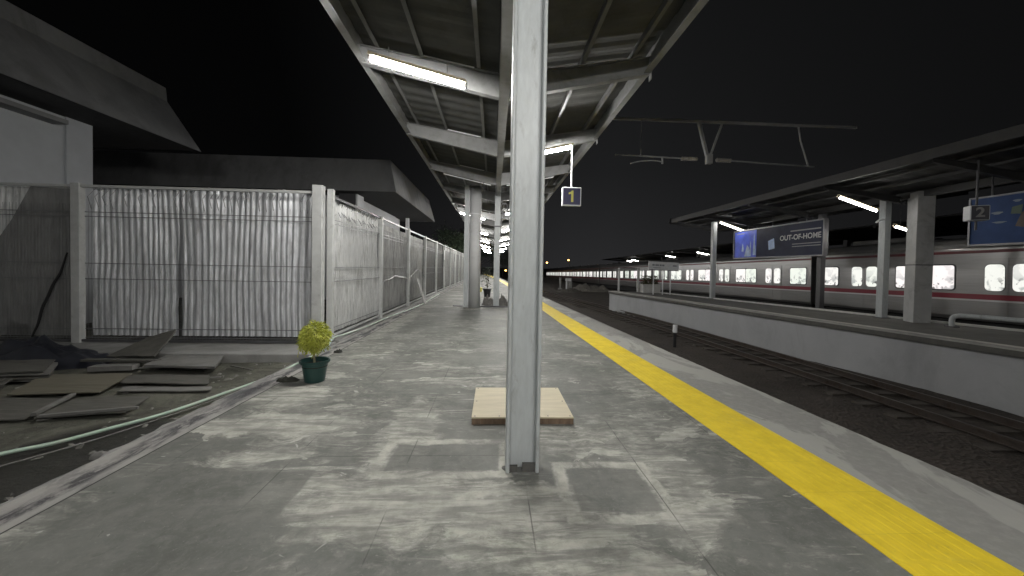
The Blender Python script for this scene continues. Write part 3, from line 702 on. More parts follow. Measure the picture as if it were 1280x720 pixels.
# small things between the columns
t = thing('potted_plant', (-.30,18.8,0), 'dark straggly plant in a black pot standing between the far columns', 'potted plant')
lathe([(.15,0),(.20,.36),(.22,.37),(.22,.42),(.19,.42)], -.30, 18.8, 20).build('pot', mat('black_pot', (.02,.02,.022), .5), t)
mb = MB(); rnd = random.Random(5)
for k in range(420):
    a = rnd.uniform(0,6.28); h = rnd.uniform(.42,1.5); r0 = rnd.uniform(0,.34)*(1-.35*abs(h-.8)); p = Vector((-.30+r0*math.cos(a),18.8+r0*math.sin(a),h))
    d = Vector((math.cos(a),math.sin(a),rnd.uniform(-.6,.6))).normalized(); sd = d.cross(Vector((rnd.uniform(-.3,.3),.2,1))).normalized()*.025; ln = rnd.uniform(.07,.15)
    mb.add([p-sd*.3,p+d*ln*.5-sd,p+d*ln,p+d*ln*.5+sd], [(0,1,2,3)])
mb.build('foliage', mat('dark_leaf', (.045,.06,.04), .6, var=.4), t)
mb = MB(); 
for k in range(5): mb.tube([(-.30,18.8,.38),(-.30+.1*math.cos(k*1.3),18.8+.1*math.sin(k*1.3),1.15)], [.01,.004], 5)
mb.build('stem', mat('dark_stem', (.10,.09,.06), .8), t)
rub = mat('grey_rubble', (.17,.165,.155), .9, var=.25)
heap('rubble_pile', -.16, 14.35, .30, .22, .30, 0, rub, 'grey rubble pile left of the slim column', 'rubble', 31)
heap('rubble_pile', .38, 14.5, .22, .2, .34, 0, rub, 'tallest grey rubble pile right of the slim column', 'rubble', 32)
heap('rubble_pile', .66, 14.6, .24, .2, .24, 0, rub, 'lower pale rubble pile rightmost beside the slim column', 'rubble', 33)
tag(MB().bar((-1.5,14.12,.02),(.85,13.98,.02),.14,.04).build('plank', dark_steel), 'dark plank lying across the floor by the column feet', 'plank')
t = thing('sack', (-.85,22.5,0), 'small yellow and white sack far along between the columns', 'sack')
mb = MB(); mb.box((-1.0,22.35,0),(-.66,22.6,.28)); mb.build('bag', mat('yellow_sack', (.65,.6,.18), .7, var=.3, vscale=12), t, bevel=.06)
mb = MB(); mb.box((-.90,22.4,.28),(-.76,22.5,.36)); mb.build('bag_neck', white_paint, t, bevel=.02)

# ------------------------------------------------------------------ platform canopy
RC = .12
def zroof(x): return 4.60 + .165*abs(x-RC)
XLc, XRc = -2.10, 2.42
cn = thing('platform_canopy', (RC,12,4.2), 'long butterfly roofed steel canopy over the near platform', 'canopy', 'platform canopies')
Y0, Y1 = -9., 74.
mb = MB()                                           # ribbed roof sheets, one to each side
def roof_half(xa, xb, m, parent, nm, y0, y1, zr, step=.09, amp=.008):
    mb = MB(); ny = int((y1-y0)/step)
    for i in range(ny+1):
        y = y0+(y1-y0)*i/ny; q = amp if i % 4 in (0,1) else -amp
        mb.v += [(xa,y,zr(xa)+q),(xb,y,zr(xb)+q),(xb,y,zr(xb)+q+.02),(xa,y,zr(xa)+q+.02)]
    for i in range(ny):
        o = 4*i
        for a in range(4): mb.f.append((o+a,o+(a+1)%4,o+4+(a+1)%4,o+4+a))
    return mb.build(nm, m, parent)
roof_half(XLc, RC-.09, roof_under, cn, 'roof_sheet', Y0, Y1, zroof)
roof_half(RC+.09, XRc, roof_under, cn, 'roof_sheet', Y0, Y1, zroof)
MB().box((RC-.085,Y0,4.56),(RC+.085,Y1,4.575)).build('gutter', canopy_steel, cn)
mb = MB(); mb.box((RC-.075,Y0,4.19),(RC+.075,Y1,4.204)); mb.box((RC-.006,Y0,4.204),(RC+.006,Y1,4.48)); mb.box((RC-.075,Y0,4.48),(RC+.075,Y1,4.494))
mb.build('centre_beam', canopy_steel, cn)
for x in (XLc, XRc):
    s = -1 if x < RC else 1; z = zroof(x)
    mb = MB(); mb.box((x-.006,Y0,z-.36),(x+.006,Y1,z+.05)); mb.box((x-s*.006,Y0,z-.36),(x-s*.10,Y1,z-.346)); mb.build('edge_beam', canopy_steel, cn)
for x in (-1.82,-1.15,-.28,.52,1.33,2.12):
    z = zroof(x); mb = MB(); mb.box((x-.028,Y0,z-.112),(x+.028,Y1,z-.104)); mb.box((x-.028,Y0,z-.104),(x-.022,Y1,z-.02)); mb.build('purlin', mat('purlin_steel', (.155,.157,.155), .6, var=.2, vscale=3), cn)
YR_ = [2.76-5.9] + [2.76-3.0+3.05*k for k in range(0, 24)]
def rafter(y, parent, sgn, xc, xe, zr, d0=.36, d1=.26, bw=.11, m=canopy_steel):
    xa = xc+sgn*.08; xb = xe-sgn*.012
    za, zb_ = zr(xa)-.118, zr(xb)-.118
    mb = MB(); 
    mb.prism([(xa,za-d0),(xb,zb_-d1),(xb,zb_),(xa,za)], 'y', y-.005, y+.005)
    mb.prism([(xa,za-d0-.011),(xb,zb_-d1-.011),(xb,zb_-d1),(xa,za-d0)], 'y', y-bw/2, y+bw/2)
    mb.prism([(xa,za-.011),(xb,zb_-.011),(xb,zb_),(xa,za)], 'y', y-bw/2, y-.006)
    mb.prism([(xa,za-.011),(xb,zb_-.011),(xb,zb_),(xa,za)], 'y', y+.006, y+bw/2)
    return mb.build('rafter', m, parent)
for y in YR_:
    if y < 46:
        rafter(y, cn, -1, RC, XLc, zroof); rafter(y, cn, 1, RC, XRc, zroof)
for y in YR_[1:6]:
    mb = MB(); z = zroof(XRc); mb.box((XRc+.007,y-.05,z-.47),(XRc+.017,y+.05,z-.1)); mb.build('end_plate', canopy_steel, cn)
for k in (2, 3, 4):
    y = YR_[k+1]-.06 if k+1 < len(YR_) else 5
    mb = MB(); mb.tube([(-1.15,y,zroof(-1.15)-.10),(-.35,y,zroof(-.35)-.12)], .011, 6); mb.build('conduit_and_lit_edge', white_paint, cn)
for s in (-1, 1):  # white rods paint in the lit lower edges of the rafters
    mb = MB(); yy = 12.0-.07
    mb.tube([(RC+s*1.75,yy,zroof(RC+s*1.75)-.46),(RC+s*.25,yy,zroof(RC+s*.25)-.53)], .016, 6); mb.build('conduit_and_lit_edge', white_paint, cn)
mb = MB(); mb.tube([(-.45,11.9,4.2),(-.44,11.9,3.9),(-.40,11.92,3.75),(-.36,11.9,3.95),(-.36,11.9,4.2)], .01, 5); mb.build('hanging_cable', dark_steel, cn)

# ------------------------------------------------------------------ tube lights
def tube_light(p, q, lab, grp, hang=.16, n=10, lm=None):
    p, q = Vector(p), Vector(q); c = (p+q)/2
    t = thing('tube_light', tuple(c), lab, 'light', grp)
    d = (q-p).normalized()
    MB().tube([p+d*.03, q-d*.03], .033, n).build('tube', lm or lit_tube, t, smooth=True)
    up = Vector((0,0,1)); 
    sd = d.cross(up).normalized()
    mb = MB(); vs = []
    for c_ in (p, q):
        for a_, b_ in ((-.074,.026),(-.036,.044),(.036,.044),(.074,.026),(.074,.038),(.04,.088),(-.04,.088),(-.074,.038)): vs.append(c_+sd*a_+up*b_)
    mb.add(vs, [(i,(i+1)%8,8+(i+1)%8,8+i) for i in range(8)]+[(0,1,6,7),(1,2,5,6),(2,3,4,5),(8,9,14,15),(9,10,13,14),(10,11,12,13)]); mb.build('housing', housing, t)
    MB().bar(p-d*.01+up*.02, p+d*.028+up*.02, .05, .07).build('end_cap', dark_steel, t); MB().bar(q+d*.01+up*.02, q-d*.028+up*.02, .05, .07).build('end_cap', dark_steel, t)
    for s in (.2,.8): a = p.lerp(q, s); MB().tube([a+up*.07, a+up*(.07+hang)], .008, 5).build('hanger', canopy_steel, t)
    return t
GL = 'tube lights under the near canopy'
words = ['first','second','third','fourth','fifth','sixth','seventh']
tube_light((-1.74,5.2,4.30),(-.42,5.2,3.97), 'large lit tube light at the upper left of the near column, under the first rafter', GL)
LY = [19.6, 28.8, 38.2, 47.6, 57, 66.5]
for k, y in enumerate(LY):
    tube_light((-1.80,y,4.30),(-.50,y,3.99), words[k+1]+' lit tube light of the left row under the near canopy counting from the camera', GL)
tube_light((.48,8.45,3.97),(1.76,8.45,4.27), 'lit tube light right of the near column, above the hanging number 1 sign', GL)
RY = [17.6, 26.2, 35.2, 45, 55, 65]
for k, y in enumerate(RY):
    tube_light((.50,y,3.99),(1.78,y,4.30), words[k+1]+' lit tube light of the right row under the near canopy counting from the camera', GL)
tube_light((.50,-1.6,3.97),(1.80,-1.6,4.27), 'lit tube light on the right behind the camera', GL)
tube_light((-1.74,-4.2,4.30),(-.42,-4.2,3.97), 'lit tube light on the left behind the camera', GL)

# ------------------------------------------------------------------ hanging number signs
def text(s, size, m, parent, loc, xdir, ydir, name, ext=.004, bold=0., sx=1.):
    c = bpy.data.curves.new(name, 'FONT'); c.body = s; c.size = size; c.extrude = ext; c.align_x = 'CENTER'; c.align_y = 'CENTER'; c.offset = bold
    o = bpy.data.objects.new(name, c); col.objects.link(o); c.materials.append(m)
    x, y = Vector(xdir), Vector(ydir); z = x.cross(y)
    mm = Matrix((x, y, z)).transposed()
    me = bpy.data.meshes.new_from_object(o.evaluated_get(bpy.context.evaluated_depsgraph_get()))
    bpy.data.objects.remove(o); o = bpy.data.objects.new(name, me); col.objects.link(o)
    if not me.materials: me.materials.append(m)
    o.parent = parent; o.location = Vector(loc)-WL[parent.name]; o.rotation_euler = mm.to_euler(); o.scale = (sx,1,1)
    return o
navy = mat('navy_sign_face', (.045,.045,.10), .35, var=.05)
yellow_ink = mat('yellow_ink', (.62,.58,.14), .4)
t = thing('platform_sign', (1.735,8.42,4.2), 'navy square number 1 sign hanging on a pole from the near canopy', 'sign', 'platform number signs')
MB().tube([(1.735,8.42,3.34),(1.735,8.42,4.36)], .018, 8).build('pole', white_paint, t)
MB().box((1.52,8.37,2.92),(1.955,8.47,3.34)).build('sign_box', mat('sign_frame', (.70,.71,.73), .4), t, bevel=.01)
MB().box((1.545,8.364,2.945),(1.93,8.3695,3.315)).build('sign_face', navy, t)
MB().prism([(1.722,3.005),(1.772,3.005),(1.772,3.262),(1.735,3.262),(1.715,3.235),(1.665,3.215),(1.665,3.178),(1.722,3.190)], 'y', 8.358, 8.3635).build('numeral', yellow_ink, t)
t = thing('platform_sign', (11.0,8.0,3.9), 'dark number 2 sign hanging in front of the blue advert on the opposite platform', 'sign', 'platform number signs')
MB().tube([(11.0,8.0,2.55),(11.0,8.0,4.15)], .02, 8).build('pole', dark_steel, t)
rot = R(-28); dx = Vector((math.cos(rot),math.sin(rot),0)); dn = Vector((dx.y,-dx.x,0)); cc = Vector((11.0,8.0,2.93))
def obox(mb, c, ux, uy, hx, hy, hz):
    uz = Vector((0,0,1)); vs = [c+ux*(a*hx)+uy*(b*hy)+uz*(d*hz) for d in (-1,1) for a,b in ((-1,-1),(1,-1),(1,1),(-1,1))]
    return mb.add(vs, [(0,3,2,1),(4,5,6,7),(0,1,5,4),(1,2,6,5),(2,3,7,6),(3,0,4,7)])
obox(MB(), cc, dx, -dn, .16, .13, .17).build('sign_box', mat('sign_frame', (.70,.71,.73)), t, bevel=.02)
obox(MB(), cc+dn*.132, dx, -dn, .14, .002, .155).build('sign_face', mat('black_navy', (.02,.02,.035), .4), t)
text('2', .30, mat('white_ink', (.32,.32,.32), .5), t, cc+dn*.137, dx, (0,0,1), 'numeral', .002, .008)

# ------------------------------------------------------------------ buildings on the left
def mansard(name, lab, XE, XM, XT, ZE, ZM, ZT_, y0, y1, xw, wy0, wy1, soff, inset_y=False, xl=-26):
    t = thing(name, (xw,(wy0+wy1)/2,-.1), lab, 'building', 'low buildings behind the hoarding')
    dm = XE-XM; dt = XE-XT; s = 1 if inset_y else 0
    def ring(off, z): return [(XE-off,y0+off*s,z),(XE-off,y1-off*s,z),(xl,y1-off*s,z),(xl,y0+off*s,z)]
    mb = MB(); rings = [ring(.05,ZE+.02), ring(0,ZE), ring(dm,ZM), ring(dt,ZT_)]
    for r in rings: mb.v += r
    for i in range(3):
        for a in range(4): mb.f.append((4*i+a,4*i+(a+1)%4,4*i+4+(a+1)%4,4*i+4+a))
    mb.f += [(12,13,14,15),(3,2,1,0)]
    rf = mb.build('roof', roof_concrete, t)
    MB().box((xl+.1,y0+.02+.06*s,ZE+.008),(XE-.06,y1-.02-.06*s,ZE+.016)).build('shaded_soffit', mat('soffit_shade', (.045,.045,.047), .9, var=.2), t)  # eave shade painted in: near-black sheet added under the roof
    return t
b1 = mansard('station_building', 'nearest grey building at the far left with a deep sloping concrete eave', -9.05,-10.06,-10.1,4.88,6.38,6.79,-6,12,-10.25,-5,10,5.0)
MB().box((-25,-5,-.12),(-10.25,10.0,4.9)).build('wall', building_wall, b1)
MB().box((-10.25,9.44,-.12),(-10.21,10.02,4.9)).build('pilaster', building_wall, b1)
MB().box((-10.25,-5,4.62),(-9.9,9.2,4.72)).build('eave_beam', roof_concrete, b1)
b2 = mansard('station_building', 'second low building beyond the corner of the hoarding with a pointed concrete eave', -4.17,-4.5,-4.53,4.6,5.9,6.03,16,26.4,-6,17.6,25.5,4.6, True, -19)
MB().box((-18,17.2,-.1),(-6.4,25.6,4.6)).build('wall', lit_wall, b2)
MB().box((-6.75,16.55,-.1),(-6.05,17.18,4.58)).build('pier', building_dark, b2)
MB().box((-6.05,16.6,-.1),(-5.98,17.4,4.58)).build('pier_lit_edge', lit_wall, b2)  # lit edge of the pier, painted as a pale strip
mb = MB(); mb.box((-6.35,17.6,3.4),(-6.3,24.2,4.58)); mb.build('panel', lit_wall, b2)
mb = MB(); mb.box((-6.35,17.6,3.25),(-6.2,24.2,3.33)); mb.build('ledge', white_paint, b2)
mb = MB(); mb.box((-6.39,18.7,.9),(-6.36,24.1,3.2)); mb.build('window', building_dark, b2)
MB().box((-5.75,24.5,-.1),(-5.55,24.7,4.58)).build('post', lit_wall, b2)
# leafy tree beyond the hoarding
def tree(x, y, h, r, lab, n, seed, m, zb0=-.1):
    t = thing('tree', (x,y,zb0), lab, 'tree', 'trees beyond the hoarding'); rnd = random.Random(seed)
    mb = MB(); mb.tube([(x,y,zb0),(x+.1,y,h*.35),(x-.05,y,h*.65)], [.16,.12,.06], 8)
    for k in range(6):
        a = k*1.05; mb.tube([(x,y,h*(.35+.05*k)),(x+r*.7*math.cos(a),y+r*.7*math.sin(a),h*(.55+.06*k))], [.06,.02], 6)
    mb.build('trunk', mat('tree_bark', (.11,.09,.07), .9, var=.3), t, smooth=True)
    mb = MB(); cl = [(x+rnd.uniform(-r,r)*.75,y+rnd.uniform(-r,r)*.75,h*rnd.uniform(.5,.95),rnd.uniform(.25,.5)*r) for _ in range(16)]
    for k in range(n):
        cx_, cy_, cz_, cr = rnd.choice(cl); p = Vector((cx_,cy_,cz_))+Vector((rnd.gauss(0,1),rnd.gauss(0,1),rnd.gauss(0,.8)))*cr*.6
        d = Vector((rnd.uniform(-1,1),rnd.uniform(-1,1),rnd.uniform(-1,.5))).normalized(); sd = d.orthogonal().normalized()*rnd.uniform(.05,.09); ln = rnd.uniform(.16,.3)
        mb.add([p-sd*.3,p+d*ln*.5-sd,p+d*ln,p+d*ln*.5+sd], [(0,1,2,3)])
    mb.build('crown', m, t)
leaf_far = mat('far_leaf', (.06,.085,.05), .6, var=.4, vscale=2)
tree(-4.9, 44, 5.6, 2.4, 'dim leafy tree rising above the far end of the long hoarding', 3200, 3, leaf_far)
tree(-3.0, 84, 6, 3.2, 'dark tree closing the view at the end of the platform', 2600, 4, leaf_far, -1.3)
tree(2.2, 92, 5, 3, 'dark low tree right of the platform end', 2200, 5, leaf_far, -1.3)

# ------------------------------------------------------------------ tracks
rail_m = mat('rail_steel', (.10,.085,.075), .4, .6, var=.2, vscale=8, dirt=(.07,.045,.03), dscale=4)
slp_m = mat('concrete_sleeper', (.075,.067,.058), .9, var=.2, vscale=5, dirt=(.045,.038,.032), dscale=3, dlo=.42, dhi=.6)
def track(xf, lab, y0, y1, ns, sy0):
    t = thing('railway_track', (xf(8),8,-1.12), lab, 'railway track', 'railway tracks')
    yy = np.arange(y0, y1, 1.5)
    for g_ in (-.53,.53):
        mb = MB()
        for i in range(len(yy)-1):
            a = (xf(yy[i])+g_,yy[i],0); b = (xf(yy[i+1])+g_,yy[i+1],0)
            mb.bar((a[0],a[1],-.955),(b[0],b[1],-.955),.065,.04); mb.bar((a[0],a[1],-1.015),(b[0],b[1],-1.015),.018,.08); mb.bar((a[0],a[1],-1.062),(b[0],b[1],-1.062),.12,.014)
        mb.build('rail', rail_m, t)
    base = None
    for k in range(ns):
        y = sy0+.62*k; x = xf(y)
        if base is None:
            mb = MB(); mb.prism([(-1.,-1.2),(1.,-1.2),(.97,-1.088),(-.97,-1.088)], 'y', -.11, .11)
            mb.v = [(v[0]+x, v[1]+y, v[2]) for v in mb.v]; base = mb.build('sleeper', slp_m, t); bx, by = x, y
        else:
            o = base.copy(); col.objects.link(o); o.location = (x-bx, y-by, 0); o.rotation_euler = (0,0,0)
    return t
track(lambda y: fed(y)+1.68, 'near railway track in the dark pit right below the platform edge', -6, 75, 46, 3.)
track(lambda y: 8.45-.0026*y*y if y < 30 else 8.45-2.34-(y-30)*.12, 'far railway track along the foot of the opposite platform wall', -6, 70, 60, 1.5)
# trackside marker post
t = thing('marker_post', (6.24,12.4,-1.12), 'short white topped marker post standing between the two tracks', 'post')
MB().tube([(6.24,12.4,-1.15),(6.24,12.4,-.62)], .055, 12).build('shaft', black_rubber, t)
MB().tube([(6.24,12.4,-.62),(6.24,12.4,-.36)], .075, 12).build('head', white_paint, t)
heap('ballast_heap', 11.3, 43, 2.6, 1.4, .8, -1.2, mat('pale_spoil', (.20,.19,.17), .9, var=.3), 'low pale spoil heap between the tracks far off', 'heap', 41)
heap('ballast_heap', 8.6, 41, 1.6, 1.2, .45, -1.2, mat('dark_spoil', (.10,.095,.085), .9, var=.3), 'dark low mound left of the pale spoil heap', 'heap', 42)
t = thing('trackside_cabinet', (9.5,47,-1.15), 'pale trackside cabinet on legs far beside the tracks', 'cabinet')
MB().box((9.2,46.8,-.1),(9.9,47.2,.25)).build('cabinet_box', white_paint, t, bevel=.02); MB().box((9.25,46.9,-1.2),(9.42,47.1,-.1)).build('leg', white_paint, t); MB().box((9.55,46.8,-1.2),(10.0,47.2,-.12)).build('base', concrete, t)
t = thing('signal_post', (8.3,46,-1.15), 'dull stub post left of the pale trackside cabinet', 'post')
MB().box((8.22,45.9,-1.2),(8.42,46.1,.35)).build('shaft', concrete, t); MB().box((8.1,45.85,-1.2),(8.54,46.15,-.95)).build('base', concrete, t)

# ------------------------------------------------------------------ opposite platform
def pe(y): return 11.1-.155*y
def pf(y): return 16.3-.27*y
pw = [(pe(-6),-6),(pe(23.5),23.5),(pf(23.5),23.5),(pf(-6)-.8,-6)]
mb = MB(); mb.prism([(x+.12 if i in (0,1) else x, y-.05 if i in (1,2) else y) for i,(x,y) in enumerate(pw)], 'z', -1.3, .10)
struct(mb.build('opposite_platform', mat('dark_paving', (.15,.148,.14), .8, var=.2, vscale=2, dirt=(.10,.10,.095), dscale=1), origin=(0,0,0)))
wl = thing('platform_wall', (pe(10),10,-1.2), 'long plain grey retaining wall of the opposite platform facing the tracks', 'wall')
mb = MB(); mb.prism([(pe(-6),-6),(pe(23.5),23.5),(pe(23.5)+.115,23.5),(pe(-6)+.115,-6)], 'z', -1.3, -.03); mb.build('wall_face', wall_paint, wl)
cop = mat('coping_concrete', (.19,.187,.175), .8, var=.15, vscale=3, dirt=(.11,.105,.095), dscale=1.5)
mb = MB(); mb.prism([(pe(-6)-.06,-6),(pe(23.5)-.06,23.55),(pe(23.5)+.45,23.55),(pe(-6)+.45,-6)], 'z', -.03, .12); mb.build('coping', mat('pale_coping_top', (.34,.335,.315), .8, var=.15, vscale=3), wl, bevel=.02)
mb = MB(); mb.prism([(pe(-6)-.075,-6),(pe(23.5)-.075,23.5),(pe(23.5)-.062,23.5),(pe(-6)-.062,-6)], 'z', -.04, .085); label(mb.build('coping', mat('dark_coping_face', (.10,.098,.09), .8, var=.2), wl), 'dark front face of the coping')  # darker strip along the front face of the coping
mb = MB(); mb.prism([(pe(-6)+.14,-6),(pe(23.5)+.14,23.5),(pe(23.5)+.34,23.5),(pe(-6)+.34,-6)], 'z', .121, .126); mb.build('painted_line', mat('worn_line_paint', (.60,.59,.55), .7, var=.2), wl)
mb = MB(); mb.prism([(pf(-6)-.9,-6),(pf(23.4)-.1,23.4),(pf(23.4),23.4),(pf(-6)-.78,-6)], 'z', .101, .16); struct(mb.build('platform_edge', mat('pale_edge', (.66,.66,.63), .7, var=.15)))

# second canopy
RC2 = 12.55
def z2(x): return 4.00+.13*abs(x-RC2)
c2 = thing('platform_canopy', (RC2,8,3.8), 'dark butterfly canopy over the opposite platform', 'canopy', 'platform canopies')
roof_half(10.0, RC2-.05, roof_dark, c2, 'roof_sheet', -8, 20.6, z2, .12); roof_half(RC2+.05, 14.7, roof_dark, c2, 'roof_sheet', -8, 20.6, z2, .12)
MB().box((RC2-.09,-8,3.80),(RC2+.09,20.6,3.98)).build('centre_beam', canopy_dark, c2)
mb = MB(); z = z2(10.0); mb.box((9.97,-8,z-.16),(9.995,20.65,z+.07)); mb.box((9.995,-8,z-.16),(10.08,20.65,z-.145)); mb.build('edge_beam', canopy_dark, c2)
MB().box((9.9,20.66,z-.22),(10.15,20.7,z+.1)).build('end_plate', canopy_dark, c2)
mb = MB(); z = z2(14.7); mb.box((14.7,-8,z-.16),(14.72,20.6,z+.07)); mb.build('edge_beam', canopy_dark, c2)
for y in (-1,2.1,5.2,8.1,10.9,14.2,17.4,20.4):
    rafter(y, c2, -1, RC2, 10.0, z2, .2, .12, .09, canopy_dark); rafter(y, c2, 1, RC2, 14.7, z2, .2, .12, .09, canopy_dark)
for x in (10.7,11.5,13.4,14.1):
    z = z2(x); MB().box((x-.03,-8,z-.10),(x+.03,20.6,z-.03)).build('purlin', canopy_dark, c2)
G2 = 'columns of the opposite platform'
t = thing('concrete_column', (12.62,10.45,.1), 'broad pale concrete column on the opposite platform, the thickest there', 'column', G2)
mb = MB(); mb.prism([(12.33,10.3),(12.74,10.18),(12.92,10.58),(12.5,10.72)], 'z', .09, 3.95); mb.build('shaft', mat('pale_column', (.44,.445,.44), .6, var=.1, vscale=2, dirt=(.28,.28,.27), dscale=2), t, bevel=.01)
MB().box((12.75,10.24,3.0),(12.80,10.29,3.05)).build('bolt', dark_steel, t)
mb = MB(); mb.prism([(12.32,10.29),(12.75,10.17),(12.93,10.58),(12.5,10.73)], 'z', 1.78, 1.81); mb.build('band', dark_steel, t)
def col2(x, y, top, lab, w_=.2, m=grey_steel):
    t = thing('steel_column', (x,y,.1), lab, 'column', G2)
    MB().box((x-w_/2,y-w_/2,.09),(x+w_/2,y+w_/2,top)).build('shaft', m, t, bevel=.006); 
    MB().box((x-w_/2-.05,y-w_/2-.05,.10),(x+w_/2+.05,y+w_/2+.05,.125)).build('base_plate', dark_steel, t)
    return t
t = col2(12.50, 11.35, 3.95, 'slim pale steel column left of the broad concrete column')
mb = MB(); mb.tube([(12.42,11.28,3.25),(12.2,11.25,3.22),(12.08,11.23,3.14)], .03, 8); mb.build('bracket', white_paint, t)
col2(11.15, 18.4, 4.0, 'slim pale steel column nearest the end of the opposite platform')
t = col2(12.75, 13.9, 4.0, 'tall dark steel mast beside the right end of the advert board', .19, mat('dark_mast', (.10,.10,.105), .45, .4, var=.1))
GL2 = 'tube lights under the opposite canopy'
tube_light((10.58,11.0,3.85),(11.85,11.0,3.45), 'large lit tube light left of the slim column on the opposite platform', GL2, .1, lm=lit_tube_far)
tube_light((11.19,18.0,3.93),(12.50,18.0,3.50), 'lit tube light above the left end of the advert board', GL2, .08, lm=lit_tube_far)
tube_light((12.62,17.6,3.50),(13.6,17.6,3.64), 'short lit tube light sloping the other way beside the advert board', GL2, .08, lm=lit_tube_far)
tube_light((13.45,11.9,3.12),(14.5,11.9,2.86), 'lit tube light just left of the broad concrete column', GL2, .9, lm=lit_tube_far)
tube_light((10.58,2.5,3.85),(11.85,2.5,3.45), 'lit tube light of the opposite canopy beyond the right edge of the picture', GL2, .1, lm=lit_tube_far)
# adverts
ad_dark = mat('advert_slate', (.022,.027,.06), .55, spec=.2, var=.35, vscale=1.2, dirt=(.035,.042,.07), dscale=.8, dlo=.4, dhi=.7)
ad_blue = mat('advert_blue', (.05,.10,.65), .5, var=.3, vscale=2)
ad_light = mat('advert_pale_blue', (.20,.33,.62), .3, var=.3, vscale=4)
ad_text = mat('advert_lettering', (.55,.56,.58), .4)
t = thing('advert_board', (12.3,15.85,2.2), 'dark blue advert board lettered OUT-OF-HOME hanging over the opposite platform', 'advert board', 'advert boards')
X = 12.3; ya, yb = 13.35, 18.5; za, zb2 = 2.20, 3.50
MB().box((X,ya,za),(X+.14,yb,zb2)).build('panel', ad_dark, t)
mb = MB(); mb.box((X-.03,ya-.03,za-.05),(X+.15,yb+.03,za)); mb.box((X-.03,ya-.03,zb2),(X+.15,yb+.03,zb2+.05)); mb.box((X-.03,ya-.05,za),(X+.15,ya-.001,zb2)); mb.box((X-.03,yb+.001,za),(X+.15,yb+.05,zb2)); mb.build('frame', mat('advert_frame', (.16,.16,.17), .4, .5), t)
MB().box((X-.006,16.9,za+.01),(X-.002,18.45,zb2-.02)).build('picture', ad_blue, t)
mb = MB()
for (yc, z0_, h_, w_) in [(17.05,2.3,1.05,.07),(17.5,2.25,.55,.22),(17.85,2.5,.4,.08),(17.3,2.25,.75,.06),(16.97,2.3,.5,.05)]:
    mb.prism([(yc-w_,z0_),(yc+w_,z0_),(yc+w_*.5,z0_+h_*.6),(yc+w_*.15,z0_+h_),(yc-w_*.3,z0_+h_*.85),(yc-w_*.7,z0_+h_*.5)], 'x', X-.010, X-.0065)
mb.prism([(15.75,2.55),(16.1,2.5),(16.15,2.9),(15.8,3.0)], 'x', X-.010, X-.0065); mb.build('picture', ad_light, t)
text('OUT-OF-HOME', .30, ad_text, t, (X-.008,14.45,2.95), (0,-1,0), (0,0,1), 'lettering', .002, .004, .98)
for bb in (((X-.008,13.45,3.19),(X-.003,14.9,3.24)),((X-.008,13.45,2.66),(X-.003,14.8,2.69)),((X-.008,13.45,2.56),(X-.003,14.8,2.59)),((X-.010,17.75,3.35),(X-.0065,18.3,3.40))): MB().box(*bb).build('small_print', mat('advert_small_print', (.24,.25,.28), .4), t)
mb = MB(); 
for y in (14.2,16,17.6): MB().tube([(X+.07,y,zb2+.05),(X+.07,y,z2(X)-.05)], .018, 6).build('hanger', dark_steel, t)
t = thing('advert_board', (12.3,7.6,2.28), 'plain blue advert board at the right edge behind the number 2 sign', 'advert board', 'advert boards')
ya, yb, za, zb2 = 6.2, 9.05, 2.31, 3.46
MB().box((X,ya,za),(X+.14,yb,zb2)).build('panel', mat('advert_mid_blue', (.032,.065,.17), .6, spec=.2, var=.2, vscale=1.5), t)
mb = MB(); mb.box((X-.02,ya-.03,za-.04),(X+.15,yb+.03,za)); mb.box((X-.02,ya-.03,zb2),(X+.15,yb+.03,zb2+.04)); mb.box((X-.02,yb+.001,za),(X+.15,yb+.04,zb2)); mb.build('frame', mat('advert_frame'), t)
mb = MB()
for yc, zc, ry_, rz_ in [(8.55,3.05,.10,.035),(8.5,2.82,.12,.025),(8.2,3.3,.07,.03)]:
    MB().prism([(yc+ry_*math.cos(a)*(1+.3*math.sin(3*a)),zc+rz_*math.sin(a)) for a in [i*.42 for i in range(15)]], 'x', X-.006, X-.002).build('picture', mat('advert_cloud', (.17,.22,.27), .5), t)
mb = MB(); mb.prism([(8.22,2.7),(7.9,2.62),(6.3,2.7),(6.3,3.35),(7.6,3.4),(7.95,3.2),(8.12,3.0)], 'x', X-.006, X-.002); mb.build('picture', mat('advert_brown', (.08,.055,.04), .5, var=.4, vscale=4), t)
mb = MB(); mb.prism([(8.12,2.98),(8.3,3.0),(8.28,3.16),(8.1,3.2)], 'x', X-.012, X-.007); mb.build('picture', mat('advert_green', (.06,.10,.065), .5), t)
mb = MB()
for y in (6.6,8.7): MB().tube([(X+.07,y,zb2+.04),(X+.07,y,z2(X)-.05)], .018, 6).build('hanger', dark_steel, t)
# station name board (lettering too soft in the photograph to read)
nb = thing('station_board', (9.35,21,.1), 'white station name board on thin legs at the tip of the opposite platform', 'sign')
a, b = Vector((8.90,21,1.78)), Vector((10.62,20.9,1.72)); 
mb = MB(); mb.bar(a, b, .06, .50); mb.build('panel', mat('board_white', (.62,.63,.64), .5, var=.08), nb)
mb = MB(); mb.bar(a+Vector((0,-.035,.245)), b+Vector((0,-.035,.245)), .02, .03); mb.bar(a+Vector((0,-.035,-.245)), b+Vector((0,-.035,-.245)), .02, .03); mb.build('frame', dark_steel, nb)
mb = MB()
for s0, s1, dz, hh in [(.12,.20,.03,.09),(.22,.34,.03,.09),(.36,.43,.03,.09),(.45,.52,.03,.09),(.8,.93,.03,.07),(.15,.4,-.12,.03)]: mb.bar(a.lerp(b,s0)+Vector((0,-.034,dz)), a.lerp(b,s1)+Vector((0,-.034,dz)), .006, hh)
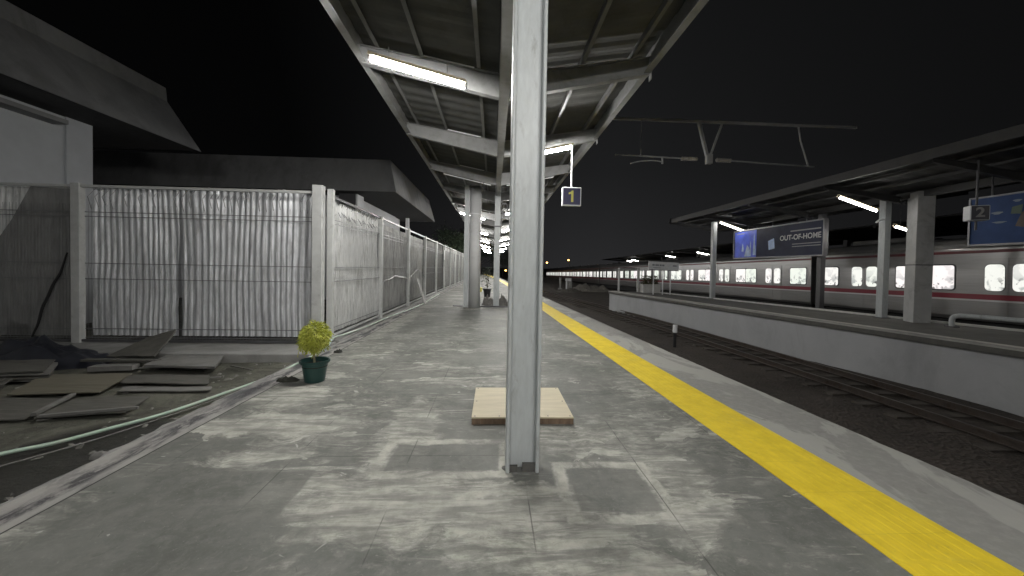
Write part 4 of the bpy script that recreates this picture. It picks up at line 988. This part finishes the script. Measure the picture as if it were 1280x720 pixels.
mb.build('lettering', mat('board_ink', (.22,.23,.25), .6), nb)
for x in (9.2, 9.75, 10.2): MB().tube([(x,20.98,.1),(x,20.98,1.6)], .035, 8).build('leg', white_paint, nb)
# planter and gate frame at the platform tip
t = thing('planter', (9.75,22.6,.1), 'pale concrete planter box with a low dark shrub at the platform tip', 'planter')
MB().box((9.15,22.3,.1),(10.25,22.9,.62)).build('box', mat('planter_concrete', (.46,.46,.44), .7, var=.1), t, bevel=.02)
mb = MB(); rnd = random.Random(8)
for k in range(500):
    p = Vector((rnd.uniform(9.25,10.15),rnd.uniform(22.35,22.85),.62+.5*rnd.random()**1.5)); d = Vector((rnd.uniform(-1,1),rnd.uniform(-1,1),rnd.uniform(0,1))).normalized(); sd = d.orthogonal().normalized()*.03
    mb.add([p-sd*.3,p+d*.06-sd,p+d*.13,p+d*.06+sd], [(0,1,2,3)])
mb.build('shrub', mat('shrub_leaf', (.07,.075,.03), .6, var=.4), t)
t = thing('gate_frame', (8.4,23.1,.1), 'thin grey tubular frame standing at the very tip of the opposite platform', 'frame')
for x, y in ((7.98,23.3),(9.05,22.9)): MB().box((x-.05,y-.05,.1),(x+.05,y+.05,1.62)).build('post', pale_steel, t)
MB().bar((7.98,23.3,1.58),(9.05,22.9,1.58),.06,.06).build('top_bar', dark_steel, t)
t = thing('pipe_barrier', (12.3,9.4,.1), 'low thick pipe barrier on the opposite platform at the right edge', 'barrier')
pts = catmull([(12.5,9.5,.1),(12.5,9.5,.32),(12.53,9.42,.41),(12.65,9.2,.43),(13.0,8.2,.43),(13.5,6.5,.43)],5)
MB().tube(pts, .06, 12).build('pipe', grey_steel, t, smooth=True); MB().box((12.4,9.4,.1),(12.6,9.6,.13)).build('base_plate', dark_steel, t); MB().tube([(13.25,7.35,.1),(13.25,7.35,.43)], .05, 10).build('leg', grey_steel, t)

# ------------------------------------------------------------------ overhead line gantry
gs = mat('gantry_steel', (.48,.485,.48), .5, .0, var=.1)
gt = thing('catenary_gantry', (8.3,14.2,7.2), 'overhead line gantry beam with a V hanger and insulated arms above the tracks', 'gantry')
GY = 14.2
MB().bar((.12,GY,7.30),(14.3,GY,7.30),.09,.09).build('beam', gs, gt)
mb = MB(); mb.bar((7.87,GY,7.26),(8.22,GY,6.0),.11,.10); mb.build('hanger_strut', gs, gt)
MB().bar((8.80,GY,7.26),(8.36,GY,6.0),.06,.06).build('hanger_strut', gs, gt)
MB().box((8.2,GY-.08,5.68),(8.42,GY+.08,6.05)).build('hanger_foot', gs, gt)
ins = mat('insulator', (.42,.40,.37), .4)
MB().tube([(4.6,GY,5.93),(7.2,GY,5.86)], .03, 8).build('arm', gs, gt); MB().tube([(9.2,GY,5.83),(12.6,GY,5.70)], .03, 8).build('arm', gs, gt)
def insul(xa, xb, z):
    pts = []; rs = []
    for i in range(15): pts.append((xa+(xb-xa)*i/14,GY,z)); rs.append(.085 if i%2 else .06)
    return MB().tube(pts, rs, 12).build('insulator', ins, gt)
insul(7.2, 7.85, 5.85); insul(8.6, 9.2, 5.84)
mb = MB(); mb.tube([(6.45,GY,5.88),(6.47,GY,5.62)], .035, 6); mb.tube(catmull([(6.45,GY,5.70),(6.1,GY,5.74),(5.6,GY,5.70),(5.2,GY,5.60)]), .022, 6); mb.build('registration_arm', gs, gt)
MB().tube([(5.6,GY,5.9),(5.6,GY,7.26)], .018, 6).build('dropper', gs, gt)
mb = MB(); mb.tube([(11.9,GY,7.25),(12.0,GY,6.7),(12.35,GY,5.72)], .03, 6); mb.build('dropper', gs, gt)

# ------------------------------------------------------------------ train
stain = mat('stainless_body', (.30,.296,.296), .30, .75, var=.07, vscale=3, stretch=(1,.4,5), dirt=(.22,.216,.213), dscale=1.1, dlo=.5, dhi=.8)
train_roof = mat('train_roof', (.10,.10,.10), .7, var=.2)
red = mat('train_red', (.22,.010,.028), .4)
trainw = mat('train_white', (.62,.62,.62), .4)
def pane_material():
    g = NB('lit_train_window', .25)
    o = g.xyz()
    n = g.noise(2.6, 3, .5, .3); n2 = g.noise(6, 2, .5)
    low = g.rng(o[2], 1.62, 1.2)                          # seats and heads of passengers fill the lower half
    shade = g.math('MULTIPLY', g.rng(n, .5, .6), g.math('ADD', .25, g.math('MULTIPLY', low, .55)))
    c = g.mix(shade, (1.,.985,.95), (.34,.36,.36))
    c = g.mix(g.math('MULTIPLY', g.math('MULTIPLY', g.rng(n2, .58, .64), low), .85), c, (.03,.03,.035))
    oi = g.n('ObjectInfo');
    tint = g.mix(oi.outputs['Random'], (.80,.86,.80), (.98,.93,.95)); mt = g.vm('MULTIPLY', c, tint); c = mt
    b = g.b; b.inputs['Base Color'].default_value = (.05,.05,.05,1)
    g.l(c, b.inputs['Emission Color']); b.inputs['Emission Strength'].default_value = .95
    return g.m
pane_m = pane_material()
wframe = mat('window_rubber', (.05,.05,.052), .5)
TX = 14.9; CL = 17.5; CY0 = 16.73; ZR = 11.0
def rrect(y0, y1, z0, z1, r, n=4):
    out = []
    for cy, cz, a0 in ((y1-r,z0+r,-90),(y1-r,z1-r,0),(y0+r,z1-r,90),(y0+r,z0+r,180)):
        for i in range(n+1): a = R(a0+90*i/n); out.append((cy+r*math.cos(a), cz+r*math.sin(a)))
    return out
def train_car(front=False):
    t = thing('train_car', (0,0,0), 'x', 'train car', 'cars of the lit commuter train', 'thing'); 
    L_ = CL-.35
    prof = [(.04,.14),(.0,.25),(.0,2.36),(.06,2.5),(.28,2.66),(.8,2.78),(1.4,2.80),(2.0,2.78),(2.5,2.66),(2.74,2.5),(2.8,2.36),(2.8,.25),(2.76,.14)]
    mb = MB(); mb.prism(prof, 'y', .0, L_); body = mb.build('body', stain, t, smooth=False)
    mb = MB(); mb.prism([(-.012,2.40),(.05,2.52),(.27,2.68),(.8,2.80),(1.4,2.82),(2.0,2.80),(2.5,2.68),(2.75,2.52),(2.812,2.40),(2.74,2.46),(2.4,2.6),(1.4,2.7),(.4,2.6),(.06,2.46)], 'y', .01, L_-.01); mb.build('roof', train_roof, t)
    mb = MB(); mb.box((-.0125,.0,.80),(.01,L_,.96)); mb.build('stripe', red, t)
    mb = MB(); mb.box((-.0125,.0,.745),(.01,L_,.795)); mb.build('stripe', trainw, t)
    mb = MB(); mb.box((-.0045,.0,2.22),(.01,L_,2.31)); label(mb.build('stripe', mat('train_dark_red', (.09,.008,.014), .5), t), 'dark red band under the roof')
    mb = MB()
    for k in range(7): z = .30+.058*k; mb.box((-.006,.0,z),(.01,L_,z+.018))
    mb.build('ribbed_skirt', stain, t)
    mb = MB(); mb.box((.25,.2,-.35),(2.5,L_-.2,.135)); mb.build('underframe', mat('train_underframe', (.02,.02,.02), .8), t)
    MB().box((.75,L_,.1),(2.05,L_+.34,2.35)).build('gangway', black_rubber, t)
    doors = [2.38+4.2*k for k in range(4)]
    wins = [(.27,1.22)] + [(3.66+4.2*k,5.40+4.2*k) for k in range(3)] + [(16.12,17.0)]
    for a, b in wins:
        mb = MB(); mb.prism(rrect(a-.04,b+.04,1.04,1.90,.10), 'x', -.012, .01); w_ = mb.build('window', wframe, t)
        if b-a > 1.2:
            mid = (a+b)/2
            for u0, u1 in ((a,mid-.02),(mid+.02,b)):
                MB().prism(rrect(u0,u1,1.08,1.86,.07), 'x', -.016, -.0125).build('pane', pane_m, w_)
        else: MB().prism(rrect(a,b,1.08,1.86,.08), 'x', -.016, -.0125).build('pane', pane_m, w_)
    for d in doors:
        for s in (-1, 1):
            a, b = (d-.60, d-.008) if s < 0 else (d+.008, d+.60)
            mb = MB(); mb.box((-.010,a+.006,.22),(.01,b-.006,2.03)); dr = mb.build('door', stain, t)
            mb = MB(); mb.prism(rrect(a+.06,b-.06,1.06,1.88,.13), 'x', -.0155, -.0105); dw = mb.build('window', wframe, dr)
            MB().prism(rrect(a+.075,b-.075,1.075,1.865,.12), 'x', -.019, -.016).build('pane', pane_m, dr)
    for k in range(3):
        yc = 3+5.5*k; MB().box((.7,yc,2.80),(2.1,yc+2.2,2.98)).build('roof_unit', train_roof, t, bevel=.03)
    return t
proto = train_car()
cars = ['nearest train car at the right edge behind the broad column', 'second lit train car behind the OUT-OF-HOME advert board', 'third lit train car behind the station name board', 'fourth lit train car along the line',
        'fifth lit train car far along the line', 'sixth and farthest lit train car in a row of tiny windows', 'last train car at the vanishing end of the row of lit windows']
for i in range(6):
    o = proto if i == 0 else copy_tree(proto)
    yb_ = CY0+CL*(i-1)
    o.location = (TX, yb_, .0165*(ZR-yb_)-.02); o.rotation_euler = (-.0165,0,0); o['label'] = cars[i] if i != 5 else cars[5]
    WL[o.name] = Vector(o.location)

# ------------------------------------------------------------------ canopy beyond the train, street lamps
c3 = thing('platform_canopy', (20.5,42,2.6), 'faint distant canopy beyond the train with small bright lights', 'canopy', 'platform canopies')
mb = MB(); mb.slab([(18.2,-4,4.25),(18.2,62,3.15),(23.5,62,2.9),(23.5,-4,4.0)], .08); mb.build('roof_sheet', roof_dark, c3)
for y in range(-3, 62, 5): MB().bar((18.2,y,3.62-.0166*(y-26)),(23.5,y,3.37-.0166*(y-26)),.12,.12).build('rafter', canopy_dark, c3)
for y in range(5, 62, 8): MB().box((20.7,y-.12,-1.3),(20.94,y+.12,3.4-.0166*(y-26))).build('column', canopy_dark, c3)
GL3 = 'tube lights beyond the train'
for (x, y, z, lab) in [(19.0,34,3.12,'lit tube light over the train roof right of the station name board'),(18.6,39.5,2.98,'lit tube light just above the right half of the station name board'),(18.4,49,2.72,'small glaring light over the train left of the station name board'),(18.9,52,2.62,'long glaring light beside the small one left of the station name board')]:
    tube_light((x,y,z+.12),(x+1.35,y,z-.12), lab, GL3, .2, lm=lit_tube_far)
def street_lamp(x, y, z, lab, zb0=-1.35):
    t = thing('street_lamp', (x,y,zb0), lab, 'street lamp', 'orange street lamps in the distance')
    MB().tube([(x,y,zb0),(x,y,z)], .06, 8).build('pole', dark_steel, t)
    MB().tube([(x,y,z),(x-.5,y,z+.05)], .05, 8).build('arm', dark_steel, t)
    mb = MB(); 
    bm = bmesh.new(); bmesh.ops.create_icosphere(bm, subdivisions=2, radius=.32); mb.add([(v.co.x+x-.5, v.co.y+y, v.co.z*.7+z-.1) for v in bm.verts], [tuple(v.index for v in f.verts) for f in bm.faces]); bm.free()
    mb.build('lamp_globe', mat('sodium_lamp', (1,.6,.2), .5, emit=(1.,.50,.14), estr=9.), t)
street_lamp(26.8, 130, 4.55, 'right one of two orange street lamps above the far train windows')
street_lamp(19.2, 130, 3.55, 'left one of two orange street lamps above the far train windows')
street_lamp(4.4, 120, .62, 'orange lamp seen low between the slim column and the near column')

# ------------------------------------------------------------------ render settings
scn.view_settings.view_transform = 'Standard'; scn.view_settings.look = 'None'; scn.view_settings.gamma = 1; scn.view_settings.exposure = .18
scn.render.engine = 'CYCLES'
c = scn.cycles; c.use_denoising = True; c.denoiser = 'OPENIMAGEDENOISE'; c.max_bounces = 6; c.diffuse_bounces = 4; c.glossy_bounces = 3
c.use_adaptive_sampling = True; c.adaptive_threshold = .02; c.sample_clamp_indirect = 4.; c.use_light_tree = True
c.caustics_reflective = False; c.caustics_refractive = False
